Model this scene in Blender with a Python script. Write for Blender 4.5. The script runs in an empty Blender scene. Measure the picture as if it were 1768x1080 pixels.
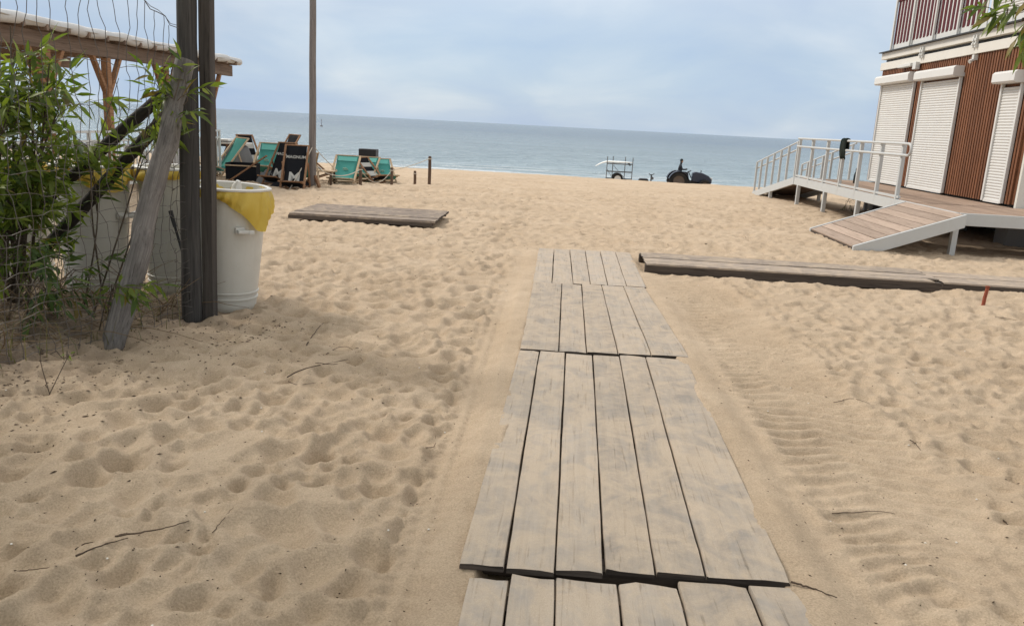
import bpy, bmesh, math, random
import numpy as np
from mathutils import Vector, Matrix

random.seed(7); RNG = np.random.default_rng(11)
SC = bpy.context.scene
COL = SC.collection
PI = math.pi

# ------------------------------------------------------------------ camera
F, ROLL, EYE = 1400.0, math.radians(3.04), 1.6
W0, H0 = 1768, 1080
PIT = math.atan(325.5 / F)
_f = Vector((0, math.cos(PIT), -math.sin(PIT))); _r = Vector((1, 0, 0)); _u = Vector((0, math.sin(PIT), math.cos(PIT)))
_r2 = _r * math.cos(ROLL) + _u * math.sin(ROLL); _u2 = _u * math.cos(ROLL) - _r * math.sin(ROLL)
_d = _f + _r2 * ((980 - 884) / F) + _u2 * ((540 - 219.3) / F)
_R = Matrix.Rotation(math.atan2(_d.x, _d.y), 3, 'Z')
CF, CR, CU = _R @ _f, _R @ _r2, _R @ _u2
cam = bpy.data.objects.new('camera', bpy.data.cameras.new('camera')); COL.objects.link(cam)
cam.matrix_world = Matrix(((CR.x, CU.x, -CF.x, 0), (CR.y, CU.y, -CF.y, 0), (CR.z, CU.z, -CF.z, EYE), (0, 0, 0, 1)))
cam.data.sensor_width = 36.0; cam.data.lens = 36.0 * F / W0
cam.data.clip_start = 0.05; cam.data.clip_end = 40000
SC.camera = cam
SC.cycles.use_denoising = True; SC.cycles.denoising_prefilter = 'ACCURATE'
SC.render.resolution_x, SC.render.resolution_y = 1024, 625

def ray(px, py): return CF + CR * ((px - 884) / F) + CU * ((540 - py) / F)
def atz(px, py, z=0.0):
    d = ray(px, py); return Vector((0, 0, EYE)) + d * ((z - EYE) / d.z)
def aty(px, py, y):
    d = ray(px, py); return Vector((0, 0, EYE)) + d * (y / d.y)
def atx(px, py, x):
    d = ray(px, py); return Vector((0, 0, EYE)) + d * (x / d.x)

# ------------------------------------------------------------------ sky, sun, exposure
SUN_EL, SUN_AZ = math.radians(42), math.radians(-62)      # ahead and to the left, veiled by cloud
world = bpy.data.worlds.new('World'); SC.world = world; world.use_nodes = True
nt = world.node_tree; nt.nodes.clear()
def N(tree, t, **kw):
    n = tree.nodes.new(t)
    for k, v in kw.items():
        if k in n.inputs: n.inputs[k].default_value = v
        else: setattr(n, k, v)
    return n
wo = N(nt, 'ShaderNodeOutputWorld'); bg = N(nt, 'ShaderNodeBackground'); bg.inputs['Strength'].default_value = 0.10
sky = N(nt, 'ShaderNodeTexSky', sky_type='NISHITA', sun_disc=False, sun_elevation=SUN_EL, sun_rotation=SUN_AZ, altitude=0.0, air_density=1.0, dust_density=0.6, ozone_density=1.5)
tc = N(nt, 'ShaderNodeTexCoord')
sep = N(nt, 'ShaderNodeSeparateXYZ'); nt.links.new(tc.outputs['Generated'], sep.inputs[0])
den = N(nt, 'ShaderNodeMath', operation='ADD'); den.inputs[1].default_value = 0.30; nt.links.new(sep.outputs['Z'], den.inputs[0])
dmx = N(nt, 'ShaderNodeMath', operation='MAXIMUM'); dmx.inputs[1].default_value = 0.05; nt.links.new(den.outputs[0], dmx.inputs[0])
dx = N(nt, 'ShaderNodeMath', operation='DIVIDE'); dy = N(nt, 'ShaderNodeMath', operation='DIVIDE')
for n_, o_ in ((dx, 'X'), (dy, 'Y')):
    nt.links.new(sep.outputs[o_], n_.inputs[0]); nt.links.new(dmx.outputs[0], n_.inputs[1])
cmb = N(nt, 'ShaderNodeCombineXYZ'); nt.links.new(dx.outputs[0], cmb.inputs[0]); nt.links.new(dy.outputs[0], cmb.inputs[1])
def wnoise(scale, detail, rough, loc, dist=0.0, sc=(1, 1, 1)):
    mp = N(nt, 'ShaderNodeMapping'); mp.inputs['Location'].default_value = loc; mp.inputs['Scale'].default_value = sc
    nt.links.new(cmb.outputs[0], mp.inputs[0])
    n_ = N(nt, 'ShaderNodeTexNoise'); n_.inputs['Scale'].default_value = scale; n_.inputs['Detail'].default_value = detail
    n_.inputs['Roughness'].default_value = rough; n_.inputs['Distortion'].default_value = dist
    nt.links.new(mp.outputs[0], n_.inputs['Vector']); return n_
def wramp(src, stops):
    r_ = N(nt, 'ShaderNodeValToRGB'); e = r_.color_ramp.elements
    while len(e) > 1: e.remove(e[-1])
    e[0].position, e[0].color = stops[0][0], stops[0][1]
    for p_, c_ in stops[1:]:
        k = e.new(p_); k.color = c_
    nt.links.new(src, r_.inputs[0]); return r_
n1 = wnoise(0.8, 4.0, 0.5, (3.1, 1.7, 0), 0.25)
n2 = wnoise(1.9, 5.0, 0.5, (8.3, 4.2, 0), 0.3)
cov = wramp(n1.outputs['Fac'], [(0.36, (.88, .88, .88, 1)), (0.62, (1, 1, 1, 1))])
ccol = wramp(n2.outputs['Fac'], [(0.32, (2.4, 3.1, 4.2, 1)), (0.50, (2.75, 3.4, 4.25, 1)), (0.74, (3.6, 4.05, 4.55, 1))])
hi = N(nt, 'ShaderNodeMapRange'); hi.inputs[1].default_value = .09; hi.inputs[2].default_value = .40; nt.links.new(sep.outputs['Z'], hi.inputs[0])
ccol2 = wramp(n2.outputs['Fac'], [(0.28, (4.9, 5.05, 5.2, 1)), (0.50, (5.9, 5.9, 5.85, 1)), (0.74, (7.4, 7.3, 7.1, 1))])
mh = N(nt, 'ShaderNodeMix', data_type='RGBA'); nt.links.new(hi.outputs[0], mh.inputs[0]); nt.links.new(ccol.outputs[0], mh.inputs[6]); nt.links.new(ccol2.outputs[0], mh.inputs[7])
mx = N(nt, 'ShaderNodeMix', data_type='RGBA')
nt.links.new(cov.outputs[0], mx.inputs[0]); nt.links.new(sky.outputs[0], mx.inputs[6]); nt.links.new(mh.outputs[2], mx.inputs[7])
nt.links.new(mx.outputs[2], bg.inputs['Color']); nt.links.new(bg.outputs[0], wo.inputs[0])

sun = bpy.data.objects.new('sun', bpy.data.lights.new('sun', 'SUN')); COL.objects.link(sun)
sun.data.energy = 1.5; sun.data.angle = math.radians(12); sun.data.color = (1.0, 0.93, 0.84)
sd = Vector((math.sin(SUN_AZ) * math.cos(SUN_EL), math.cos(SUN_AZ) * math.cos(SUN_EL), math.sin(SUN_EL)))
sun.rotation_euler = sd.to_track_quat('Z', 'Y').to_euler(); sun.location = sd * 30
vs = SC.view_settings; vs.view_transform = 'Standard'; vs.look = 'None'; vs.gamma = 1.0; vs.use_curve_mapping = False; vs.exposure = 0.84

# ------------------------------------------------------------------ materials
def mat(name, col, rough=0.7, metal=0.0, spec=0.3):
    m = bpy.data.materials.new(name); m.use_nodes = True
    b = m.node_tree.nodes['Principled BSDF']
    b.inputs['Base Color'].default_value = (*col, 1); b.inputs['Roughness'].default_value = rough
    b.inputs['Metallic'].default_value = metal; b.inputs['Specular IOR Level'].default_value = spec
    return m, m.node_tree, b
def coords(t, kind='Object', sc=(1, 1, 1), rot=(0, 0, 0)):
    c = N(t, 'ShaderNodeTexCoord') if kind != 'World' else N(t, 'ShaderNodeNewGeometry')
    mp = N(t, 'ShaderNodeMapping'); mp.inputs['Scale'].default_value = sc; mp.inputs['Rotation'].default_value = rot
    t.links.new(c.outputs[kind if kind != 'World' else 'Position'], mp.inputs[0]); return mp.outputs[0]
def noise(t, vec, scale, detail=4, rough=0.55, dist=0.0):
    n_ = N(t, 'ShaderNodeTexNoise'); n_.inputs['Scale'].default_value = scale; n_.inputs['Detail'].default_value = detail
    n_.inputs['Roughness'].default_value = rough; n_.inputs['Distortion'].default_value = dist
    t.links.new(vec, n_.inputs['Vector']); return n_.outputs['Fac']
def ramp(t, src, stops):
    r_ = N(t, 'ShaderNodeValToRGB'); e = r_.color_ramp.elements
    while len(e) > 1: e.remove(e[-1])
    def c4(c): return (c, c, c, 1) if isinstance(c, (int, float)) else (*c, 1)
    e[0].position, e[0].color = stops[0][0], c4(stops[0][1])
    for p_, c_ in stops[1:]:
        k = e.new(p_); k.color = c4(c_)
    t.links.new(src, r_.inputs[0]); return r_.outputs[0]
def mixc(t, fac, a, b, mode='MIX'):
    m_ = N(t, 'ShaderNodeMix', data_type='RGBA', blend_type=mode)
    for s, i in ((fac, 0), (a, 6), (b, 7)):
        if hasattr(s, 'is_linked'): t.links.new(s, m_.inputs[i])
        else: m_.inputs[i].default_value = s if i == 0 else (*s, 1)
    return m_.outputs[2]
def math2(t, op, a, b):
    m_ = N(t, 'ShaderNodeMath', operation=op)
    for s, i in ((a, 0), (b, 1)):
        if hasattr(s, 'is_linked'): t.links.new(s, m_.inputs[i])
        else: m_.inputs[i].default_value = s
    return m_.outputs[0]
def bump(t, b, h, strength, dist, prev=None):
    n_ = N(t, 'ShaderNodeBump'); n_.inputs['Strength'].default_value = strength; n_.inputs['Distance'].default_value = dist
    t.links.new(h, n_.inputs['Height'])
    if prev is not None: t.links.new(prev, n_.inputs['Normal'])
    t.links.new(n_.outputs[0], b.inputs['Normal']); return n_.outputs[0]
def objrand(t):
    return N(t, 'ShaderNodeObjectInfo').outputs['Random']
M = {}
SAND_A, SAND_B, SAND_C = (.51, .395, .278), (.60, .48, .352), (.43, .328, .232)

def sand_material():
    m, t, b = mat('sand', SAND_A, 0.95, spec=0.15); w = coords(t, 'World')
    c = mixc(t, ramp(t, noise(t, w, 0.9, 5, .6), [(.32, 0), (.68, 1)]), SAND_A, SAND_B)
    c = mixc(t, ramp(t, noise(t, w, 7, 5, .6), [(.42, 0), (.8, .55)]), c, SAND_C)
    c = mixc(t, ramp(t, noise(t, w, 130, 4, .75), [(.34, 0), (.66, 1)]), mixc(t, 1.0, c, (.78, .76, .74), 'MULTIPLY'), mixc(t, 1.0, c, (1.14, 1.13, 1.12), 'MULTIPLY'))
    # grey humus and leaf litter mixed into the sand beneath the shrubs by the fence
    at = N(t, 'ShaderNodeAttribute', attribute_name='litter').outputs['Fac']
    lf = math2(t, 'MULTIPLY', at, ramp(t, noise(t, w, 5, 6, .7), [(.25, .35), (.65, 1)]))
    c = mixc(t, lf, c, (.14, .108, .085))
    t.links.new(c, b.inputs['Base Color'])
    p = bump(t, b, noise(t, w, 30, 8, .72), .75, .03)
    bump(t, b, noise(t, w, 260, 4, .7), .6, .006, p)
    return m
M['sand'] = sand_material()

def wood(name, c1, c2, c3=None, axis='Y', sand=0.0, rough=.85, ring=18, gr=.35):
    m, t, b = mat(name, c1, rough, spec=.2)
    s = {'X': (.7, ring, ring), 'Y': (ring, .7, ring), 'Z': (ring, ring, .7)}[axis]
    w = coords(t, 'Object', s); ww = coords(t, 'World')
    oi = objrand(t)
    off = N(t, 'ShaderNodeVectorMath', operation='ADD'); t.links.new(w, off.inputs[0])
    cx = N(t, 'ShaderNodeCombineXYZ'); k = math2(t, 'MULTIPLY', oi, 37.0)
    for i in range(3): t.links.new(k, cx.inputs[i])
    t.links.new(cx.outputs[0], off.inputs[1]); w = off.outputs[0]
    g = noise(t, w, 1.6, 8, .68, .6)
    c = mixc(t, ramp(t, g, [(.36, 0), (.62, 1)]), c1, c2)
    if c3: c = mixc(t, ramp(t, noise(t, ww, 3.0, 5, .6), [(.5, 0), (.72, .8)]), c, c3)
    c = mixc(t, ramp(t, noise(t, w, 4.5, 3, .5), [(.30, .75), (.40, 0)]), c, tuple(x * .35 for x in c1))
    hsv = N(t, 'ShaderNodeHueSaturation'); t.links.new(c, hsv.inputs['Color'])
    t.links.new(math2(t, 'ADD', math2(t, 'MULTIPLY', oi, .35), .82), hsv.inputs['Value']); c = hsv.outputs[0]
    p = bump(t, b, g, gr, .006)
    if sand:
        pa = noise(t, coords(t, 'World', (1.0, .8, 1)), 4.2, 6, .66, 1.3)
        pb = noise(t, ww, 16, 5, .7)
        pm = math2(t, 'ADD', math2(t, 'MULTIPLY', pa, .72), math2(t, 'MULTIPLY', pb, .34))
        f = ramp(t, pm, [(.53 - .22 * sand, .12), (.68 - .12 * sand, .62)])
        sc_ = mixc(t, ramp(t, noise(t, ww, 300, 2), [(.3, 0), (.7, 1)]), tuple(x * .88 for x in SAND_A), tuple(x * 1.0 for x in SAND_B))
        c = mixc(t, f, c, sc_)
        p = bump(t, b, f, .5, .004, p); bump(t, b, noise(t, ww, 60, 5, .65), .3, .006, p)
    t.links.new(c, b.inputs['Base Color']); return m
M['plank'] = wood('boardwalk_wood', (.265, .24, .215), (.34, .31, .278), (.24, .218, .197), 'Y', sand=.66)
M['plank_x'] = wood('boardwalk_wood_across', (.22, .18, .155), (.34, .285, .24), (.26, .22, .19), 'X', sand=.30)
M['plank_grey'] = wood('platform_wood', (.155, .125, .108), (.25, .205, .175), (.185, .152, .132), 'X', sand=.06)
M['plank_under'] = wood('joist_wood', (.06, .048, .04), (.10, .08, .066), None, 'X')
M['post'] = wood('dark_post_wood', (.038, .036, .035), (.082, .077, .073), None, 'Z')
M['post_square'] = wood('square_post_wood', (.052, .046, .042), (.098, .086, .078), None, 'Z')
M['grey_log'] = wood('weathered_log', (.14, .128, .12), (.26, .24, .225), (.095, .085, .08), 'Z', ring=34, gr=.9)
M['dark_pole'] = wood('tarred_pole', (.028, .024, .022), (.055, .048, .043), None, 'Z')
M['flag_pole'] = wood('mast_wood', (.165, .145, .135), (.235, .21, .195), None, 'Z')
M['pergola'] = wood('pergola_wood', (.22, .115, .06), (.34, .19, .105), None, 'Y')
M['pergola_dark'] = wood('pergola_beam_wood', (.17, .12, .09), (.26, .19, .145), None, 'Y')
M['chair_wood'] = wood('chair_wood', (.22, .115, .06), (.33, .19, .11), None, 'Z')
M['chair_pale'] = wood('pale_chair_wood', (.42, .30, .19), (.52, .40, .27), None, 'Z')
M['batten'] = wood('facade_batten_wood', (.135, .056, .028), (.23, .098, .048), None, 'Z', rough=.6)
M['deck'] = wood('deck_boards', (.27, .19, .14), (.36, .26, .195), None, 'Y')
M['ramp'] = wood('ramp_boards', (.30, .225, .175), (.41, .315, .25), None, 'Y')
M['stake'] = wood('rusty_stake', (.20, .05, .03), (.28, .085, .05), None, 'Z')
M['peg'] = wood('peg_wood', (.085, .055, .04), (.15, .10, .07), None, 'Z')
M['twig'] = wood('twig_bark', (.06, .042, .03), (.12, .085, .06), None, 'Z', ring=60)
M['bark'] = wood('shrub_bark', (.075, .06, .045), (.14, .11, .085), None, 'Z', ring=30)

def paint(name, col, rough=.5, dirt=.25, spec=.4, dcol=(.35, .31, .26), dscale=2.2):
    m, t, b = mat(name, col, rough, spec=spec); w = coords(t, 'Object')
    f = ramp(t, noise(t, w, dscale, 7, .68), [(.42, 0), (.85, dirt)])
    c = mixc(t, f, col, tuple(col[i] * .35 + dcol[i] * .65 for i in range(3)))
    c = mixc(t, ramp(t, noise(t, w, 40, 3, .6), [(.62, 0), (.8, dirt * .6)]), c, dcol)
    c = mixc(t, ramp(t, noise(t, coords(t, 'Object', (9, 9, .5)), 1.0, 5, .6), [(.52, 0), (.75, dirt * .9)]), c, tuple(col[i] * .5 + dcol[i] * .5 for i in range(3)))
    t.links.new(c, b.inputs['Base Color'])
    t.links.new(ramp(t, noise(t, w, 6, 4), [(.3, rough - .1), (.7, rough + .12)]), b.inputs['Roughness'])
    bump(t, b, noise(t, w, 30, 3), .06, .004); return m
M['white'] = paint('white_metal_paint', (.64, .64, .61), .45, .25)
M['galv'] = paint('pale_grey_steel', (.50, .51, .50), .45, .28)
M['shutter'] = paint('shutter_white', (.66, .65, .62), .42, .2)
M['cream'] = paint('cream_fascia', (.68, .65, .585), .5, .24)
M['barrel'] = paint('barrel_plastic', (.56, .55, .505), .42, .42, .45, (.30, .27, .20), 3.0)
M['lid'] = paint('lid_plastic', (.60, .59, .555), .45, .22)
M['maroon'] = paint('maroon_paint', (.095, .016, .020), .6, .04, .2, (.1, .03, .03))
M['black_metal'] = paint('black_metal', (.018, .018, .02), .45, .25, dcol=(.12, .10, .09))
M['grey_metal'] = paint('grey_metal', (.095, .10, .105), .45, .3)
M['concrete'] = paint('concrete', (.22, .21, .195), .9, .4, .2)
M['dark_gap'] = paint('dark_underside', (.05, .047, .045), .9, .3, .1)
M['tarp'] = paint('tarp_white', (.62, .615, .60), .6, .45, .25, (.28, .27, .26), 1.2)
M['teal'] = paint('teal_canvas', (.065, .27, .235), .85, .12, .1, (.20, .42, .36), 5)
M['black_canvas'] = paint('black_canvas', (.012, .013, .016), .85, .15, .1, (.06, .055, .05), 5)
M['grey_cover'] = paint('grey_cover', (.16, .165, .17), .75, .3, .2)
M['rope'] = paint('rope', (.55, .50, .42), .9, .2, .1)
M['wire'] = paint('wire_galvanised', (.11, .10, .092), .5, .5, .4, (.11, .055, .03), 30)
M['tractor'] = paint('tractor_blue', (.017, .026, .05), .38, .3, .5, (.10, .085, .07))
M['tyre'] = paint('tyre_rubber', (.016, .016, .016), .85, .4, .2, (.12, .10, .08))
M['rim'] = paint('wheel_rim', (.10, .075, .06), .6, .4)
M['board'] = paint('surfboard_white', (.82, .83, .80), .3, .1)
M['print'] = paint('white_print', (.46, .45, .41), .8, .2)
M['pale_print'] = paint('pale_print', (.40, .46, .36), .8, .2)
M['cloth_dark'] = paint('dark_cloth', (.012, .022, .02), .9, .2, .1)
M['cloth_navy'] = paint('navy_cloth', (.03, .035, .045), .9, .2, .1)
M['skin'] = paint('skin', (.42, .26, .19), .6, .1)
M['bottle'] = paint('dark_bottle', (.012, .014, .010), .15, .1, .6)
M['buoy'] = paint('buoy_red', (.10, .09, .10), .6, .2)
M['litter'] = paint('bark_litter', (.065, .045, .032), .95, .5, .1, (.14, .10, .07), 30)
M['shell'] = paint('shell', (.75, .72, .66), .6, .2)
M['dry'] = paint('dry_stem', (.20, .145, .09), .9, .5, .1, (.11, .055, .03), 14)

def leafmat(name, c1, c2, trans=.28):
    m, t, b = mat(name, c1, .45, spec=.35)
    at = N(t, 'ShaderNodeAttribute', attribute_name='tint').outputs['Fac']
    k = math2(t, 'ADD', at, math2(t, 'MULTIPLY', objrand(t), .55))
    c = mixc(t, ramp(t, k, [(.0, 0), (1.0, 1)]), c1, c2)
    t.links.new(c, b.inputs['Base Color'])
    tr = N(t, 'ShaderNodeBsdfTranslucent'); t.links.new(mixc(t, 1.0, c, (1.5, 1.6, .7), 'MULTIPLY'), tr.inputs[0])
    ms = N(t, 'ShaderNodeMixShader'); ms.inputs[0].default_value = trans
    o = t.nodes['Material Output']; t.links.new(b.outputs[0], ms.inputs[1]); t.links.new(tr.outputs[0], ms.inputs[2]); t.links.new(ms.outputs[0], o.inputs[0])
    return m
M['leaf'] = leafmat('willow_leaf', (.060, .100, .020), (.23, .275, .055), .44)
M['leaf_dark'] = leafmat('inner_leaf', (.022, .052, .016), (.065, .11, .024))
M['grass'] = leafmat('beach_grass', (.07, .085, .03), (.17, .15, .07), .2)

def bagmat():
    m, t, b = mat('yellow_bag_film', (.75, .52, .08), .32, spec=.5); w = coords(t, 'Object')
    c = mixc(t, noise(t, w, 6, 4), (.70, .48, .06), (.84, .64, .13)); t.links.new(c, b.inputs['Base Color'])
    tr = N(t, 'ShaderNodeBsdfTranslucent'); t.links.new(c, tr.inputs[0])
    ms = N(t, 'ShaderNodeMixShader'); ms.inputs[0].default_value = .35
    o = t.nodes['Material Output']; t.links.new(b.outputs[0], ms.inputs[1]); t.links.new(tr.outputs[0], ms.inputs[2]); t.links.new(ms.outputs[0], o.inputs[0])
    bump(t, b, noise(t, coords(t, 'Object', (1, 1, .35)), 14, 5, .55, 1.6), .55, .022); return m
M['bag'] = bagmat()

def seamat():
    m, t, b = mat('sea_water', (.085, .14, .145), .24, spec=.5)
    b.inputs['IOR'].default_value = 1.33
    w1 = coords(t, 'World', (.55, 1.0, 1)); w2 = coords(t, 'World', (.75, 1.0, 1))
    far = N(t, 'ShaderNodeSeparateXYZ'); t.links.new(N(t, 'ShaderNodeNewGeometry').outputs['Position'], far.inputs[0])
    mr = N(t, 'ShaderNodeMapRange'); mr.inputs[1].default_value = 62; mr.inputs[2].default_value = 420; t.links.new(far.outputs['Y'], mr.inputs[0])
    c = mixc(t, mr.outputs[0], (.27, .345, .365), (.135, .195, .26))        # shallow sandbanks to deeper water
    c = mixc(t, ramp(t, noise(t, coords(t, 'World', (.012, .05, 1)), 1.0, 4), [(.4, 0), (.65, .6)]), c, (.17, .23, .25))
    # broken foam near the water's edge
    fz = ramp(t, far.outputs['Y'], [(0, 0), (1, 0)])
    m1 = N(t, 'ShaderNodeMapRange'); m1.inputs[1].default_value = 92; m1.inputs[2].default_value = 75; t.links.new(far.outputs['Y'], m1.inputs[0])
    fo = ramp(t, noise(t, coords(t, 'World', (.06, .9, 1)), 1.0, 5, .6, .4), [(.52, 0), (.58, 1)])
    c = mixc(t, math2(t, 'MULTIPLY', fo, m1.outputs[0]), c, (.72, .74, .72))
    t.links.new(c, b.inputs['Base Color'])
    h = math2(t, 'ADD', noise(t, w1, .11, 3, .5, .2), math2(t, 'MULTIPLY', noise(t, w2, .42, 5, .62, .3), .75))
    bump(t, b, h, 1.0, 3.3)
    return m
M['sea'] = seamat()

# ------------------------------------------------------------------ mesh helpers
class MB:
    def __init__(s): s.v = []; s.f = []; s.t = []
    def add(s, vs_, fs_):
        o = len(s.v); s.v += [tuple(p) for p in vs_]; s.f += [tuple(i + o for i in q) for q in fs_]
    def box(s, c, d, R=None):
        x, y, z = (k / 2 for k in d); c = Vector(c)
        P = [Vector(p) for p in ((-x, -y, -z), (x, -y, -z), (x, y, -z), (-x, y, -z), (-x, -y, z), (x, -y, z), (x, y, z), (-x, y, z))]
        if R is not None: P = [R @ p for p in P]
        s.add([p + c for p in P], [(0, 3, 2, 1), (4, 5, 6, 7), (0, 1, 5, 4), (1, 2, 6, 5), (2, 3, 7, 6), (3, 0, 4, 7)])
    def bar(s, p0, p1, w, h=None, up=(0, 0, 1)):
        p0, p1 = Vector(p0), Vector(p1); h = h or w; y = (p1 - p0); L = y.length; y = y.normalized()
        x = y.cross(Vector(up))
        if x.length < 1e-4: x = y.cross(Vector((0, 1, 0)))
        x.normalize(); z = x.cross(y)
        s.box((p0 + p1) / 2, (w, L, h), Matrix((x, y, z)).transposed())
    def tube(s, pts, rad, n=8, cap=True, wob=0.0):
        pts = [Vector(p) for p in pts]; m = len(pts)
        rad = rad if isinstance(rad, (list, tuple)) else [rad] * m
        vs_, fs_ = [], []; ref = None
        for i, p in enumerate(pts):
            d = (pts[min(i + 1, m - 1)] - pts[max(i - 1, 0)]).normalized()
            if ref is None: ref = d.orthogonal().normalized()
            ref = (ref - d * ref.dot(d)).normalized(); b = d.cross(ref)
            for k in range(n):
                a = 2 * PI * k / n; rr = rad[i] * (1 + (random.uniform(-wob, wob) if wob else 0))
                vs_.append(p + ref * (math.cos(a) * rr) + b * (math.sin(a) * rr))
        for i in range(m - 1):
            for k in range(n):
                k2 = (k + 1) % n; fs_.append((i * n + k, i * n + k2, (i + 1) * n + k2, (i + 1) * n + k))
        if cap: fs_.append(tuple(range(n - 1, -1, -1))); fs_.append(tuple((m - 1) * n + k for k in range(n)))
        s.add(vs_, fs_)
    def lathe(s, prof, n=32, c=(0, 0, 0), wob=None):
        vs_, fs_ = [], []; c = Vector(c)
        for i, (r, z) in enumerate(prof):
            for k in range(n):
                a = 2 * PI * k / n; rr = r if wob is None else r + wob(a, z)
                vs_.append(c + Vector((rr * math.cos(a), rr * math.sin(a), z)))
        for i in range(len(prof) - 1):
            for k in range(n):
                k2 = (k + 1) % n; fs_.append((i * n + k, i * n + k2, (i + 1) * n + k2, (i + 1) * n + k))
        s.add(vs_, fs_)
    def ngon(s, pts): s.add(pts, [tuple(range(len(pts)))])
    def prism(s, outline, y0, y1):      # outline in xz, extruded along y
        n = len(outline)
        s.add([(x, y0, z) for x, z in outline] + [(x, y1, z) for x, z in outline],
              [tuple(range(n)), tuple(range(2 * n - 1, n - 1, -1))] + [(i + n, (i + 1) % n + n, (i + 1) % n, i) for i in range(n)])
    def mesh(s, name, m, smooth=False):
        me = bpy.data.meshes.new(name); me.from_pydata(s.v, [], s.f)
        if s.t:
            a = me.attributes.new('tint', 'FLOAT', 'POINT'); a.data.foreach_set('value', np.array(s.t, dtype=np.float32))
        if m is not None: me.materials.append(m)
        bm_ = bmesh.new(); bm_.from_mesh(me)
        if not s.t: bmesh.ops.recalc_face_normals(bm_, faces=bm_.faces)
        bm_.to_mesh(me); bm_.free()
        if smooth: me.polygons.foreach_set('use_smooth', [True] * len(me.polygons))
        me.update(); return me
    def build(s, name, m, parent=None, smooth=False, bevel=0.0, loc=None):
        o = bpy.data.objects.new(name, s.mesh(name, m, smooth)); COL.objects.link(o)
        if parent is not None: o.parent = parent
        if loc is not None: o.location = loc
        if bevel:
            b = o.modifiers.new('bevel', 'BEVEL'); b.width = bevel; b.segments = 2; b.limit_method = 'ANGLE'
        if smooth:
            try: o.data.set_sharp_from_angle(angle=math.radians(40))
            except Exception: pass
        return o
def tag(o, label=None, cat=None, group=None, kind=None):
    for k, v in (('label', label), ('category', cat), ('group', group), ('kind', kind)):
        if v: o[k] = v
    return o
def thing(name, label, cat, loc=(0, 0, 0), rz=0.0, group=None):
    o = bpy.data.objects.new(name, None); COL.objects.link(o); o.location = loc; o.rotation_euler = (0, 0, rz)
    o.empty_display_size = .1
    return tag(o, label, cat, group)
def part(name, mesh, parent, loc=(0, 0, 0), rot=(0, 0, 0), scale=(1, 1, 1)):
    o = bpy.data.objects.new(name, mesh); COL.objects.link(o); o.parent = parent
    o.location = loc; o.rotation_euler = rot; o.scale = scale; return o
def curve3(pts, n):      # catmull-rom through pts
    P = [Vector(p) for p in pts]; P = [P[0] * 2 - P[1]] + P + [P[-1] * 2 - P[-2]]; out = []
    m = len(P) - 3
    for i in range(n + 1):
        u = i / n * m; k = min(int(u), m - 1); f = u - k; a, b, c, d = P[k:k + 4]
        out.append(.5 * ((2 * b) + (c - a) * f + (2 * a - 5 * b + 4 * c - d) * f * f + (3 * b - a - 3 * c + d) * f ** 3))
    return out

# ------------------------------------------------------------------ ground
_NG = {}
def vnoise(x, y, seed):
    if seed not in _NG: _NG[seed] = np.random.default_rng(seed).random((256, 256)).astype(np.float32)
    g = _NG[seed]
    xi = np.floor(x).astype(int); yi = np.floor(y).astype(int); fx = x - xi; fy = y - yi
    fx = fx * fx * (3 - 2 * fx); fy = fy * fy * (3 - 2 * fy)
    a = g[yi % 256, xi % 256]; b = g[yi % 256, (xi + 1) % 256]; c = g[(yi + 1) % 256, xi % 256]; d = g[(yi + 1) % 256, (xi + 1) % 256]
    return (a * (1 - fx) + b * fx) * (1 - fy) + (c * (1 - fx) + d * fx) * fy - .5
def fbm(x, y, seed, o=4):
    r = 0; a = 1
    for k in range(o): r = r + a * vnoise(x * 2 ** k + 7.3 * k, y * 2 ** k + 3.1 * k, seed + k); a *= .5
    return r
def sstep(a, b, x):
    t = np.clip((x - a) / (b - a), 0, 1); return t * t * (3 - 2 * t)

SEA_Z = -2.75
FENCE_P, FENCE_D = np.array([-2.81, 5.99]), np.array([-.29, -.957])
FENCE_N = np.array([-.957, .29])      # to the shrub side
def macro(x, y):
    k = .00112; u = np.maximum(y - 14, 0)
    z = np.where(y < 42, -k * u * u, -k * 784 - .09 * (y - 42))
    z = np.maximum(z, SEA_Z - .6)
    s = (x - FENCE_P[0]) * FENCE_N[0] + (y - FENCE_P[1]) * FENCE_N[1]
    near = sstep(6.4, 5.2, y) * sstep(-6, 0, y)
    z = z + .22 * sstep(-.2, 1.6, s) * near
    z = z + (.05 * fbm(x * .35, y * .35, 3) + .03 * fbm(x * .9, y * .9, 9)) * sstep(1.5, 4, np.abs(x - .33) + np.maximum(0, y - 11))
    return z
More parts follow.
